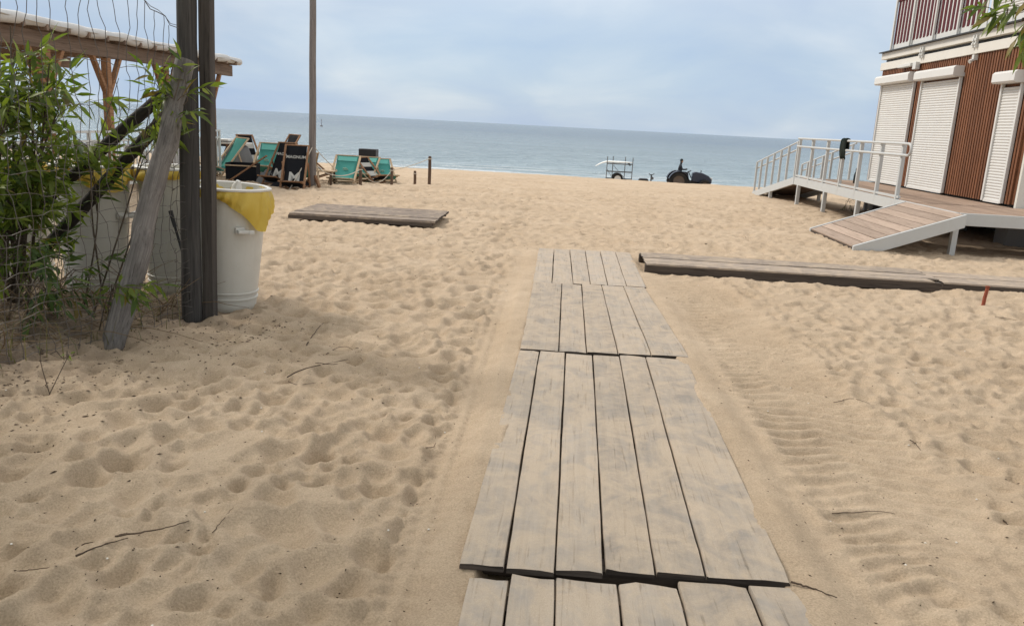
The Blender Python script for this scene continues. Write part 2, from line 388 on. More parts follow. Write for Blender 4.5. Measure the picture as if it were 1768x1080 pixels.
# detail map: trodden sand, wheel tracks, smooth strips beside the boards
DX0, DX1, DY0, DY1, DR = -12.0, 12.0, 0.6, 42.0, .02
nxd, nyd = int((DX1 - DX0) / DR), int((DY1 - DY0) / DR)
gx_, gy_ = np.meshgrid(DX0 + (np.arange(nxd) + .5) * DR, DY0 + (np.arange(nyd) + .5) * DR)
HM = (.018 * fbm(gx_ * 3.2, gy_ * 3.2, 21, 4)).astype(np.float32)
def stamp(x, y, rx, ry, a, d, rim):
    R = max(rx, ry) * 1.55; i0, i1 = int((x - R - DX0) / DR), int((x + R - DX0) / DR); j0, j1 = int((y - R - DY0) / DR), int((y + R - DY0) / DR)
    i0, j0 = max(i0, 0), max(j0, 0); i1, j1 = min(i1, nxd), min(j1, nyd)
    if i1 - i0 < 2 or j1 - j0 < 2: return
    X, Y = gx_[j0:j1, i0:i1] - x, gy_[j0:j1, i0:i1] - y
    c, s = math.cos(a), math.sin(a); u = (X * c + Y * s) / rx; v = (-X * s + Y * c) / ry
    r = np.sqrt(u * u + v * v) + .10 * np.sin(3 * np.arctan2(v, u) + x * 9)
    w = 1 - sstep(.80, 1.35, r)
    H = HM[j0:j1, i0:i1] * (1 - .55 * w) + rim * np.exp(-((r - 1.16) / .24) ** 2)
    p = d * (r * r - 1) + d * .22 * v
    HM[j0:j1, i0:i1] = np.where(r < 1.22, np.minimum(H, p), H)
for _ in range(46000):
    x = RNG.uniform(DX0, DX1); y = DY0 + (DY1 - DY0) * RNG.random() ** 1.35
    big = x < -.6
    s_ = RNG.uniform(.58, 1.18) * (1.0 if big else .88) * (1.2 if RNG.random() < .10 else 1.0)
    d = RNG.uniform(.028, .058) * s_ * (1.0 if big else .88)
    a_ = RNG.normal(0, .9)
    if RNG.random() < .22 and y < 14:      # a whole shoe print: ball and heel
        ux, uy = -math.sin(a_), math.cos(a_)
        stamp(x + ux * .085, y + uy * .085, .058, .085, a_, d * .8, d * .3); stamp(x - ux * .075, y - uy * .075, .045, .060, a_, d * .9, d * .3)
    else: stamp(x, y, .085 * s_, .125 * s_, a_, d, d * .24)
def blur(H, k):
    for _ in range(k):
        H = (H + np.roll(H, 1, 0) + np.roll(H, -1, 0)) / 3; H = (H + np.roll(H, 1, 1) + np.roll(H, -1, 1)) / 3
    return H
HM = .55 * HM + .45 * blur(HM, 1)
HM -= HM.mean()
HM = HM * np.where(gx_ < .3, 1.4, 1.45)
HM = HM + .009 * fbm(gx_ * 14, gy_ * 14, 33, 3)
# fine churned ripple on the right-hand side
rt = sstep(1.6, 3.0, gx_) * sstep(14, 8, gy_)
HM = HM + rt * .022 * fbm(gx_ * 5, gy_ * 10, 41, 4)
# wheel track with cross tread, right of the boardwalk
tx = 1.50 + .10 * np.sin(gy_ * .35 + .6); tw = np.abs(gx_ - tx)
on = (1 - sstep(.30, .46, tw)) * sstep(1.8, 3.8, gy_) * sstep(9.5, 8.9, gy_)
ph = gy_ / .118 + .9 * np.abs(gx_ - tx + .05) / .3 + 1.3 * vnoise(gx_ * 2, gy_ * 1.5, 61)
tread = .016 * np.sin(2 * PI * ph) * (.75 + 1.5 * vnoise(gx_ * 2.2, gy_ * 2.2, 63)) + .016 * fbm(gx_ * 6, gy_ * 6, 67, 3) * (1 - sstep(.24, .40, tw)) - .020
HM = HM * (1 - on * .85) + on * tread + .018 * np.exp(-((tw - .40) / .08) ** 2) * sstep(3.0, 4.6, gy_) * sstep(9.5, 8.9, gy_)
# narrow tyre mark left of the boardwalk
tx = -.50 + .03 * np.sin(gy_ * .5); tw = np.abs(gx_ - tx)
strip = (1 - sstep(.08, .15, np.abs(gx_ + .43) + .04 * fbm(gx_ * 3, gy_ * 3, 91, 3))) * sstep(11, 9.5, gy_)
HM = HM * (1 - .93 * strip)
on = (1 - sstep(.10, .13, tw)) * sstep(9.0, 7, gy_)
chev = np.sin(2 * PI * (gy_ / .088 + tw * 7)) * (tw > .02)
HM = HM + on * (-.014 + .0065 * chev + .006 * np.cos(2 * PI * tw / .075)) + .010 * np.exp(-((tw - .145) / .025) ** 2) * sstep(9.0, 7, gy_)
strip = (1 - sstep(.10, .26, np.abs(gx_ - 1.02))) * sstep(9.6, 9.0, gy_)
HM = HM * (1 - .85 * strip)
# sand scooped out under the boards, banked against their edges
def flat(x0, x1, y0, y1, z, soft=.10):
    global HM
    w = sstep(x0 - soft, x0 + .01, gx_) * sstep(x1 + soft, x1 - .01, gx_) * sstep(y0 - soft, y0 + .01, gy_) * sstep(y1 + soft, y1 - .01, gy_)
    HM = HM * (1 - w) + z * w
bt_ = np.interp(gy_, [2.5, 2.75, 5.4, 5.7, 8.1, 8.3, 10.6], [.024, .036, .036, .030, .028, .020, .016])
jx = .02 * fbm(gx_ * 0 + 3, gy_ * 2.2, 51, 3)
bank = sstep(-.46, -.32, gx_ + jx) * sstep(1.16, 1.0, gx_ + jx) * sstep(11.0, 10.6, gy_)
HM = HM * (1 - bank) + (bt_ + .2 * HM + .030 * fbm(gx_ * 2.5, gy_ * 2.5, 55, 4)) * bank
inb = sstep(-.22, -.18, gx_ + jx) * sstep(.90, .86, gx_ + jx) * sstep(10.6, 10.45, gy_)
HM = HM * (1 - inb) - .06 * inb
flat(1.02, 4.42, 9.42, 10.32, -.02); flat(4.42, 7.2, 9.55, 10.35, -.02); flat(-4.2, -1.92, 12.27, 13.8, -.02)
fz = sstep(6.0, 6.6, gx_) * sstep(12.5, 13.2, gy_) * sstep(22.5, 21.5, gy_)
HM = HM * (1 - .5 * fz) - .05 * fz
HM = HM * (1 - .55 * sstep(16, 34, gy_))

def detail(x, y):
    i = (x - DX0) / DR - .5; j = (y - DY0) / DR - .5
    ok = (i > 1) & (i < nxd - 2) & (j > 1) & (j < nyd - 2)
    ic = np.clip(i, 1, nxd - 3); jc = np.clip(j, 1, nyd - 3); a = ic.astype(int); b = jc.astype(int); fx = ic - a; fy = jc - b
    h = (HM[b, a] * (1 - fx) + HM[b, a + 1] * fx) * (1 - fy) + (HM[b + 1, a] * (1 - fx) + HM[b + 1, a + 1] * fx) * fy
    return np.where(ok, h, .02 * fbm(x * 3, y * 3, 21, 3))
def GZ(x, y):
    return float((macro(np.array([x * 1.0]), np.array([y * 1.0])) + detail(np.array([x * 1.0]), np.array([y * 1.0])))[0])
def GM(x, y): return float(macro(np.array([x * 1.0]), np.array([y * 1.0]))[0])

def build_ground():
    ys = np.concatenate([np.linspace(-60, 1.2, 40)[:-1], 1.2 * (70 / 1.2) ** (np.linspace(0, 1, 860))])
    nc = 640; u = np.linspace(-1.1, 1.1, nc)
    Wd = .82 * np.maximum(ys, 1.0) + .9
    U, Y = np.meshgrid(u, ys); Wm = np.repeat(Wd[:, None], nc, 1)
    core = np.clip(U, -1, 1) * Wm; ex = np.clip(np.abs(U) - 1, 0, 1) / .1
    Xm = core + np.sign(U) * ex ** 2 * 160
    Z = macro(Xm, Y) + detail(Xm, Y)
    n = len(ys); V = np.stack([Xm, Y, Z], -1).reshape(-1, 3)
    idx = np.arange(n * nc).reshape(n, nc)
    Fq = np.stack([idx[:-1, :-1], idx[:-1, 1:], idx[1:, 1:], idx[1:, :-1]], -1).reshape(-1, 4)
    me = bpy.data.meshes.new('sand'); me.vertices.add(len(V)); me.vertices.foreach_set('co', V.astype(np.float32).ravel())
    me.loops.add(Fq.size); me.loops.foreach_set('vertex_index', Fq.astype(np.int32).ravel())
    me.polygons.add(len(Fq)); me.polygons.foreach_set('loop_start', (np.arange(len(Fq)) * 4).astype(np.int32))
    me.polygons.foreach_set('loop_total', np.full(len(Fq), 4, np.int32)); me.polygons.foreach_set('use_smooth', np.ones(len(Fq), bool))
    s = (V[:, 0] - FENCE_P[0]) * FENCE_N[0] + (V[:, 1] - FENCE_P[1]) * FENCE_N[1]
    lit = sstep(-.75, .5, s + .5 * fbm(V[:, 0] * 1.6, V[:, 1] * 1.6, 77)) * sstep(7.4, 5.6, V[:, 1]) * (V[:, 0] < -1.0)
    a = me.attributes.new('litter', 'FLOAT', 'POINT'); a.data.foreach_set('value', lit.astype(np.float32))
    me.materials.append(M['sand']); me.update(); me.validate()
    o = bpy.data.objects.new('sand_beach', me); COL.objects.link(o); tag(o, kind='structure')
build_ground()

def build_sea():
    m = MB(); ys = [58 * (16000 / 58) ** (i / 60) for i in range(61)]; us = [-1 + i / 12 for i in range(25)]
    for y in ys:
        for u in us: m.v.append((u * (1.6 * y + 200), y, SEA_Z))
    for j in range(60):
        for i in range(24): a = j * 25 + i; m.f.append((a, a + 1, a + 26, a + 25))
    tag(m.build('sea', M['sea'], smooth=True), kind='structure')
build_sea()

# ------------------------------------------------------------------ boardwalk
def plank_mesh(name, L, wn, wf, th, mtl, along='Y', seed=0, wear=.0012):
    """a sawn board: length along y (or x), near width wn, far width wf, slightly worn and cupped"""
    rs = np.random.default_rng(seed); ny, nx = max(8, int(L / .09)), 6
    prof = [-.5, -.485, -.2, .2, .485, .5]; zz = [-.006, 0, .001, .001, 0, -.006]
    v, f = [], []
    eL, eR = (np.convolve(rs.normal(0, wear * 2.2, ny + 5), np.ones(5) / 5, 'valid') for _ in range(2)); hz = np.cumsum(rs.normal(0, .0007, ny + 1))
    for j in range(ny + 1):
        t_ = j / ny; w = wn + (wf - wn) * t_; endz = -.006 if j in (0, ny) else 0
        yj = -L / 2 + L * t_
        for i in range(nx):
            x = prof[i] * w + (eL[j] if i < 2 else eR[j] if i > 3 else 0)
            yy = yj + (rs.normal(0, .006) if j in (0, ny) else 0)
            v.append((x, yy, zz[i] + hz[j] + endz + rs.normal(0, .0006)))
        v.append((-.5 * w + eL[j], yj, -th)); v.append((.5 * w + eR[j], yj, -th))
    k = nx + 2
    for j in range(ny):
        a, b = j * k, (j + 1) * k
        for i in range(nx - 1): f.append((a + i, a + i + 1, b + i + 1, b + i))
        f.append((a + nx - 1, a + nx + 1, b + nx + 1, b + nx - 1)); f.append((a + nx, a, b, b + nx)); f.append((a + nx + 1, a + nx, b + nx, b + nx + 1))
    f.append(tuple([nx] + [nx + 1] + list(range(nx - 1, -1, -1)))); e = ny * k; f.append(tuple(list(range(e, e + nx)) + [e + nx + 1, e + nx]))
    if along == 'X': v = [(y, -x, z) for x, y, z in v]
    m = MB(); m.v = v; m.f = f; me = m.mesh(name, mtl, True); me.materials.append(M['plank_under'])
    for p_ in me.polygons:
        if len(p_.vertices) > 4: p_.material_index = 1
    try: me.set_sharp_from_angle(angle=math.radians(45))
    except Exception: pass
    return me
def panel(label, y0, y1, near, far, z, tilt=0.0, skew=0.09, group='sandy boardwalk panels'):
    """panel of boards running away from the viewer; near/far are the x positions of its joints"""
    xc = (near[0] + near[-1]) / 2
    root = thing('boardwalk_panel', label, 'boardwalk', (xc, y0, z), 0, group)
    gap = .008
    for i in range(len(near) - 1):
        wn = near[i + 1] - near[i] - gap; wf = far[i + 1] - far[i] - gap
        xn = (near[i] + near[i + 1]) / 2; xf = (far[i] + far[i + 1]) / 2
        sk = skew * ((xn - near[0]) / (near[-1] - near[0])); a0 = y0 + sk + random.uniform(-.012, .012); a1 = y1 + sk + random.uniform(-.02, .02)
        L = a1 - a0; me = plank_mesh('plank', L, wn, wf, .026, M['plank'], 'Y', seed=int(1000 * xn + 77 * y0) % 99991)
        p = part('plank', me, root, ((xn + xf) / 2 - xc, (a0 + a1) / 2 - y0, random.uniform(-.002, .002) + tilt * .5))
        p.rotation_euler = (tilt / L, 0, -math.atan2(xf - xn, L))
    for yy in (.12, (y1 - y0) / 2, y1 - y0 - .12):
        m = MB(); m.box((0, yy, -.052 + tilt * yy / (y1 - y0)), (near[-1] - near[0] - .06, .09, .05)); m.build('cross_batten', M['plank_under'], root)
panel('short nearest boardwalk panel cut off by the bottom edge of the picture', 1.1, 2.60, [-.25, -.10, .062, .285, .505, .765, .95], [-.25, -.10, .062, .285, .500, .755, .93], .030)
panel('longest boardwalk panel in the foreground with a dark gap under its near end', 2.635, 5.56, [-.292, -.123, .059, .238, .425, .608, .914], [-.239, -.094, .092, .285, .476, .661, .953], .046, tilt=-.004)
panel('boardwalk panel of five boards, third from the viewer', 5.60, 8.19, [-.24, .042, .242, .469, .709, .985], [-.248, .047, .249, .454, .679, .90], .040)
panel('farthest boardwalk panel, small, where the boards end in open sand', 8.23, 10.62, [-.257, -.054, .164, .342, .523, .719, .925], [-.278, -.073, .134, .337, .535, .735, .93], .030, skew=.12)

def flat_deck(label, x0, x1, ys, z, name, mtl, th=.035, jl=.055, ragged=.08):
    root = thing(name, label, 'wood platform', (x0, ys[0], 0))
    for i in range(len(ys) - 1):
        w = ys[i + 1] - ys[i] - .010; L = x1 - x0 + random.uniform(-ragged, ragged * .2)
        me = plank_mesh('plank', L, w, w, th, mtl, 'X', seed=i + int(100 * x1) % 1000)
        part('plank', me, root, (L / 2, (ys[i] + ys[i + 1]) / 2 - ys[0], z + random.uniform(-.004, .004)), (0, 0, random.uniform(-.003, .003)))
    for yy in (.05, (ys[-1] - ys[0]) - .05):
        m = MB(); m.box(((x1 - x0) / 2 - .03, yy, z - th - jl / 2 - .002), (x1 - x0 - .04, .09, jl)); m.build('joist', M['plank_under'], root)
    return root
flat_deck('square low platform of grey boards lying alone on sand near the deckchairs', -4.20, -1.92, [12.27, 12.57, 12.87, 13.18, 13.48, 13.80], .10, 'wooden_platform', M['plank_grey'], ragged=.01)
flat_deck('long raised board path branching right from the boardwalk, dark front edge', 1.02, 4.44, [9.42, 9.64, 9.87, 10.10, 10.32], .105, 'board_path', M['plank_x'], th=.022, jl=.10, ragged=.16)
flat_deck('lower board path continuing right towards the frame edge behind the red stake', 4.47, 7.3, [9.56, 9.76, 9.97, 10.18, 10.37], .072, 'board_path', M['plank_x'], th=.022, jl=.07, ragged=.05)
st = thing('stake', 'short red stake stuck in the sand before the right board path', 'stake', (4.47, 8.64, GZ(4.47, 8.64)))
m = MB(); m.tube([(0, 0, -.15), (.008, 0, .08), (.018, 0, .185)], [.019, .019, .018], 8); m.build('shaft', M['stake'], st, True)
m = MB(); m.lathe([(0, .186), (.022, .188), (.026, .196), (.02, .204), (0, .206)], 10, (.018, 0, 0)); m.build('cap', M['stake'], st, True)

# ------------------------------------------------------------------ beach pavilion on the right
XW, ZD = 7.9, .62
YN, YF = 14.88, 22.05
pav = thing('beach_pavilion', 'two storey beach pavilion with brown battens, white shutters and balcony', 'building', (XW, YN, 0))
def PV(name, m, mtl, smooth=False, parent=pav, bevel=0): 
    o = m.build(name, mtl, parent, smooth, bevel)
    o.matrix_parent_inverse = Matrix.Translation((-XW, -YN, 0)) if parent is pav else Matrix.Identity(4)
    return o
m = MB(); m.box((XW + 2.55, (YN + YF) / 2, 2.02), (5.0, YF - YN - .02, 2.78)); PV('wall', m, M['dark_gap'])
m = MB(); m.box((XW + 2.5, YN - .012, 2.02), (4.9, .02, 2.70)); PV('end_panel', m, M['shutter'])
m = MB(); m.box((XW + .09, YN - .03, 1.97), (.16, .07, 2.72)); PV('corner_post', m, M['cream'], bevel=.008)
m = MB(); m.box((XW + .24, YN - .029, 1.97), (.035, .03, 2.70)); PV('door_seal', m, M['black_metal'])
m = MB(); m.box((XW + .38, YN - .05, .72), (.3, .05, .04)); PV('door_sill', m, M['black_metal'])
SH = [(19.86, 21.86, 3.02), (17.60, 19.46, 3.00), (15.22, 15.92, 2.76)]     # y0, y1, box underside
yy = YN + .14
bm_mesh = {}
def batten(y, z0, z1):
    k = round(z1 - z0, 3)
    if k not in bm_mesh:
        q = MB(); q.box((0, 0, 0), (.042, .058, z1 - z0)); me = q.mesh('batten', M['batten']); bm_mesh[k] = me
    o = part('batten', bm_mesh[k], pav, (-.0, y - YN, (z0 + z1) / 2)); return o
while yy < YF:
    hit = [s for s in SH if s[0] - .05 < yy < s[1] + .05]
    if hit: batten(yy, hit[0][2] + .08, 3.395)
    else: batten(yy, .665, 3.395)
    yy += .098
m = MB(); m.box((XW + .03, (YN + YF) / 2, 2.03), (.03, YF - YN - .04, 2.72)); PV('backing_board', m, M['batten'])
for y0, y1, zb in SH:
    L = y1 - y0; sh = bpy.data.objects.new('roller_shutter', None); COL.objects.link(sh); sh.parent = pav; sh.location = (0, y0 - YN, 0)
    prof = []; n = int((zb - .68) / .052); z = .68
    q = MB(); vs_ = []
    for i in range(n):
        for dx_, dz_ in ((-.030, .004), (-.037, .016), (-.038, .030), (-.032, .044), (-.022, .0475)):
            vs_.append((dx_, z + dz_))
        z += .052
    for x_, z_ in vs_: q.v += [(x_, .05, z_), (x_, L - .05, z_)]
    q.f = [(2 * i, 2 * i + 1, 2 * i + 3, 2 * i + 2) for i in range(len(vs_) - 1)]
    o = q.build('slat_curtain', M['shutter'], sh); tag(o, kind='stuff')
    for yy in (.02, L - .02):
        q = MB(); q.box((-.035, yy, (.665 + zb) / 2), (.06, .055, zb - .665)); q.build('guide_rail', M['shutter'], sh, bevel=.004)
    q = MB(); h = .21
    q.prism([(.02, zb), (-.20, zb), (-.23, zb + .03), (-.23, zb + h - .04), (-.19, zb + h), (.02, zb + h)], -.04, L + .04); q.build('shutter_box', M['shutter'], sh, bevel=.004)
    q = MB(); q.box((-.03, L / 2, .675), (.04, L - .12, .045)); q.build('bottom_bar', M['shutter'], sh)
# fascia beams, slot and brackets
m = MB(); m.box((XW + .04, (YN + YF) / 2, 3.49), (.20, YF - YN + .1, .18)); PV('lower_fascia', m, M['cream'], bevel=.006)
m = MB(); m.box((XW + .12, (YN + YF) / 2, 3.62), (.14, YF - YN, .085)); PV('fascia_slot', m, M['black_metal'])
m = MB(); m.box((XW + .035, (YN + YF) / 2, 3.735), (.21, YF - YN + .1, .15)); PV('upper_fascia', m, M['cream'], bevel=.006)
m = MB(); m.box((XW - .0, (YN + YF) / 2, 3.824), (.30, YF - YN + .12, .022)); PV('floor_edge', m, M['black_metal'])
for y in (19.6, 17.15):
    for dy in (-.05, .06):
        m = MB(); m.box((XW - .085, y + dy, 3.63), (.05, .045, .24)); m.box((XW - .11, y + dy, 3.66), (.03, .07, .05)); m.box((XW - .11, y + dy, 3.58), (.03, .06, .04)); PV('bracket', m, M['white'], bevel=.004)
m = MB(); m.box((XW - .10, 20.35, 3.40), (.12, .75, .07)); m.box((XW - .10, 19.78, 3.36), (.10, .18, .16)); PV('lamp_housing', m, M['white'], bevel=.01)
m = MB(); m.box((XW - .06, 17.12, 3.33), (.08, .08, .10)); m.tube([(XW - .06, 17.12, 3.30), (XW - .16, 17.10, 3.24)], [.03, .04], 8); PV('camera_housing', m, M['white'])
m = MB(); m.box((XW + 2.6, 19.6, 3.80), (5.0, 4.9, .04)); PV('balcony_floor', m, M['concrete'])
# upper storey
m = MB(); m.box((XW + 2.65, (YN + 17.05) / 2, 5.2), (5.0, 17.05 - YN, 2.7)); PV('upper_wall', m, M['cream'])
q = MB(); vs_ = []; z = 4.02
for i in range(40):
    for dx_, dz_ in ((.100, .004), (.088, .016), (.086, .030), (.096, .044), (.112, .0475)): vs_.append((XW + dx_, z + dz_))
    z += .052
for x_, z_ in vs_: q.v += [(x_, 15.0, z_), (x_, 16.9, z_)]
q.f = [(2 * i, 2 * i + 1, 2 * i + 3, 2 * i + 2) for i in range(len(vs_) - 1)]
tag(PV('upper_shutter', q, M['shutter']), kind='stuff')
m = MB(); m.box((XW + .09, 16.98, 5.0), (.12, .10, 2.4)); PV('upper_corner_post', m, M['white'], bevel=.006)
m = MB(); m.box((XW + .09, 15.95, 3.93), (.06, 1.9, .14)); PV('upper_sill', m, M['shutter'])
# balcony railing: alternate white and maroon bars
YB0, YB1 = 17.1, 21.75
m = MB(); m.box((XW + .05, (YB0 + YB1) / 2, 3.93), (.025, YB1 - YB0, .17)); PV('kick_board', m, M['white'])
m = MB(); m.box((XW + .05, (YB0 + YB1) / 2, 5.04), (.07, YB1 - YB0 + .1, .07)); PV('balcony_handrail', m, M['maroon'], bevel=.008)
m = MB(); m.box((XW + .05, (YB0 + YB1) / 2, 5.20), (.05, YB1 - YB0 + .1, .05)); PV('balcony_handrail', m, M['maroon'], bevel=.008)
for xx, mm, off, w in ((XW + .052, 'white', 0, .070), (XW + .040, 'maroon', .095, .105)):
    q = MB(); q.box((0, 0, 0), (.014, w, 1.02)); me = q.mesh('balcony_bar', M[mm]); y = YB0 + .1 + off
    while y < YB1 - .04:
        part('balcony_bar', me, pav, (xx - XW, y - YN, 4.505)); y += .19
for y in (18.2, 19.35, 20.6, 21.72):
    m = MB(); m.box((XW - .01, y, 4.45), (.045, .06, 1.25)); PV('balcony_post', m, M['white'], bevel=.005)
# piers under the building
for y in (15.3, 17.6, 19.9, 21.8):
    for x in (8.2, 10.6):
        m = MB(); m.box((x, y, .15), (.42, .42, .9)); PV('pier', m, M['concrete'], bevel=.015)
m = MB(); m.box((XW + 1.2, (YN + YF) / 2 - .8, .17), (.06, YF - YN - 1.6, .66)); PV('shade_board', m, M['dark_gap'])  # dark board added to block light from behind and keep the underside dark
for x in (XW + .15, XW + 2.6, XW + 4.9):
    m = MB(); m.box((x, (YN + YF) / 2, .52), (.10, YF - YN - .04, .18)); PV('floor_beam', m, M['dark_gap'])

# deck, ramps and rails around the pavilion
XE = 6.05; YD0, YD1 = 12.88, 22.0
dk = thing('timber_deck', 'raised deck with white edge beams, brown boards and handrails round the pavilion', 'deck', (XE, YD0, 0))
def DK(name, m, mtl, smooth=False, bevel=0):
    o = m.build(name, mtl, dk, smooth, bevel); o.matrix_parent_inverse = Matrix.Translation((-XE, -YD0, 0)); return o
def gzm(x, y): return GM(x, y) - .12
# boards
bw_ = .142; x = XE + .075
while x < XW + .0:
    q = MB(); q.box((x, (YN + YD1) / 2, ZD - .014), (bw_ - .007, YD1 - YN, .028)); DK('deck_board', q, M['deck'], bevel=.003); x += bw_
x = XE + .075
while x < 13.0:
    q = MB(); q.box((x, (YD0 + YN) / 2 - .02, ZD - .014), (bw_ - .007, YN - YD0 - .16, .028)); DK('deck_board', q, M['deck'], bevel=.003); x += bw_
m = MB(); m.box((XE, (YD0 + YD1) / 2, ZD - .085), (.06, YD1 - YD0, .19)); DK('edge_beam', m, M['galv'], bevel=.006)
m = MB(); m.box((XE + 3.5, YD0, ZD - .085), (6.94, .06, .188)); DK('edge_beam', m, M['galv'], bevel=.006)
m = MB(); m.box((XE + .9, YD1, ZD - .085), (1.74, .06, .19)); DK('edge_beam', m, M['galv'], bevel=.006)
for y in (14.2, 15.9, 17.5, 19.2, 20.8):
    m = MB(); m.box((XE + 1.0, y, ZD - .10), (1.9, .06, .13)); DK('joist', m, M['galv'])
for x, y in [(XE, 12.9), (XE, 15.0), (XE, 17.2), (XE, 19.4), (XE, 21.6), (XE + 1.75, 21.6), (XE + 1.75, 19.4), (XE + 1.75, 17.2), (8.7, 12.9), (11, 12.9)]:
    g = gzm(x, y); m = MB(); m.box((x + .002, y, (g + ZD - .17) / 2), (.085, .085, ZD - .17 - g)); DK('leg', m, M['galv'], bevel=.005)
# front ramp down towards the boardwalk
RA0, RA1, RY0, RY1 = 4.44, XE - .03, 12.56, 14.80
zr0 = GM(RA0, 13.5) + .035; zr1 = ZD - .005; rl = math.hypot(RA1 - RA0, zr1 - zr0); ra = math.atan2(zr1 - zr0, RA1 - RA0)
for i in range(9):
    t_ = (i + .5) / 9; q = MB(); q.box((0, 0, 0), (rl / 9 - .014, RY1 - RY0 - .13, .03))
    o = DK('ramp_board', q, M['ramp'], bevel=.003); o.location = (RA0 + (RA1 - RA0) * t_, (RY0 + RY1) / 2, zr0 + (zr1 - zr0) * t_ + random.uniform(-.002, .002)); o.rotation_euler = (0, -ra, 0)
for y in (RY0, RY1):
    m = MB(); nx_, nz_ = -math.sin(ra), math.cos(ra)
    p0 = Vector((RA0 - .0, y, zr0)); p1 = Vector((RA1, y, zr1)); up = Vector((nx_, 0, nz_))
    m.prism([(p0.x, p0.z + .022), (p1.x, p1.z + .022), (p1.x, p1.z - .175), (p0.x + .30, p0.z - .08), (p0.x, p0.z - .05)], y - .03, y + .03); DK('ramp_side_beam', m, M['galv'], bevel=.005)
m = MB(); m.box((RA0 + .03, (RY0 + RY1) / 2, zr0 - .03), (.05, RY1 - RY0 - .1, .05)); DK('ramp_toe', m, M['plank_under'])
# far ramp to the beach with handrails on both sides
FX0, FX1 = XE, 7.45; FY0, FY1 = 22.05, 26.6; fz0, fz1 = ZD, GM(6.7, 26.6) + .04
fl = math.hypot(FY1 - FY0, fz1 - fz0); fa = math.atan2(fz1 - fz0, FY1 - FY0)
for i in range(30):
    t_ = (i + .5) / 30; q = MB(); q.box((0, 0, 0), (FX1 - FX0 - .08, fl / 30 - .008, .028)); o = DK('ramp_board', q, M['ramp'])
    o.location = ((FX0 + FX1) / 2, FY0 + (FY1 - FY0) * t_, fz0 - .016 + (fz1 - fz0) * t_); o.rotation_euler = (fa, 0, 0)
for x in (FX0, FX1):
    m = MB(); m.bar((x, FY0 - .0, fz0 - .085), (x, FY1, fz1 - .075), .06, .19); DK('ramp_side_beam', m, M['galv'], bevel=.005)
    g = gzm(x, 24.4); zt = fz0 + (fz1 - fz0) * (24.4 - FY0) / (FY1 - FY0) - .15
    m = MB(); m.box((x, 24.4, (g + zt) / 2), (.08, .08, zt - g)); DK('leg', m, M['galv'])
    for k, y in enumerate([22.12, 22.95, 23.7, 24.45, 25.2, 25.9, 26.5]):
        zb = fz0 + (fz1 - fz0) * (y - FY0) / (FY1 - FY0); m = MB(); m.box((x, y, zb + .44), (.056, .056, 1.0)); DK('rail_post', m, M['galv'], bevel=.004)
    for h in (.76, .96):
        m = MB(); m.tube([(x + .05, FY0 - .02, fz0 + h), (x + .05, FY1 + .05, fz1 + h)], .021, 10); DK('handrail', m, M['galv'], True)
for y in (15.29, 16.31, 17.43, 18.5, 19.62, 20.8, 21.95):
    m = MB(); m.box((XE + .0, y, ZD + .46), (.066, .066, 1.12)); DK('rail_post', m, M['galv'], bevel=.005)
for h in (.80, 1.0):
    m = MB(); m.tube([(XE - .055, 21.95, ZD + h), (XE - .055, 15.05, ZD + h)], .024, 10); DK('handrail', m, M['galv'], True)
m = MB(); m.tube([(XE - .055, 15.05, ZD + 1.0)] + [(XE - .055, 14.95 - .10 * math.sin(a), ZD + .9 + .10 * math.cos(a)) for a in [i * PI / 8 for i in range(9)]] + [(XE - .055, 15.05, ZD + .8)], .024, 10); DK('handrail_loop', m, M['galv'], True)
m = MB(); m.box((XE, (15.2 + 21.95) / 2, ZD + .055), (.05, 6.8, .04)); DK('toe_rail', m, M['galv'], bevel=.004)
for y in (16.31, 15.29, 18.5, 20.8):
    for h in (.775, .975):
        m = MB(); m.tube([(XE, y - .03, ZD + h - .02), (XE - .05, y - .03, ZD + h - .03), (XE - .055, y - .03, ZD + h)], .009, 6); DK('rail_bracket', m, M['galv'])
# cloth on the rail
m = MB(); nx_, nz_ = 9, 14
prof = [(-.02, -.34), (-.035, -.26), (-.045, -.16), (-.05, -.06), (-.05, 0), (-.035, .035), (0, .05), (.035, .035), (.05, 0), (.055, -.07), (.065, -.14), (.07, -.2)]
for i, (dx_, dz_) in enumerate(prof):
    for j in range(9):
        w = .11 + .05 * (1 - abs(i - 6) / 6); s = (j - 4) / 4
        m.v.append((dx_ + .02 * math.sin(j * 2.1 + i * .4), s * w + .025 * math.sin(i * .8), dz_ - .06 * abs(s) * (i < 4) + .012 * math.sin(j * 1.7)))
for i in range(len(prof) - 1):
    for j in range(8): a = i * 9 + j; m.f.append((a, a + 1, a + 10, a + 9))
o = m.build('hanging_cloth', M['cloth_dark'], None, True, loc=(XE - .055, 18.3, ZD + 1.0)); s_ = o.modifiers.new('thick', 'SOLIDIFY'); s_.thickness = .018
tag(o, 'dark cloth slung over the white deck handrail', 'cloth')
bt = thing('bottle', 'small dark bottle standing on deck by the first shutter', 'bottle', (7.1, 20.6, ZD))
m = MB(); m.lathe([(0, 0), (.045, 0), (.047, .02), (.047, .19), (.035, .24), (.017, .28), (.016, .33)], 14); m.build('glass', M['bottle'], bt, True)
m = MB(); m.lathe([(.018, .33), (.019, .345), (.018, .36), (0, .362)], 12); m.build('cap', M['black_metal'], bt, True)

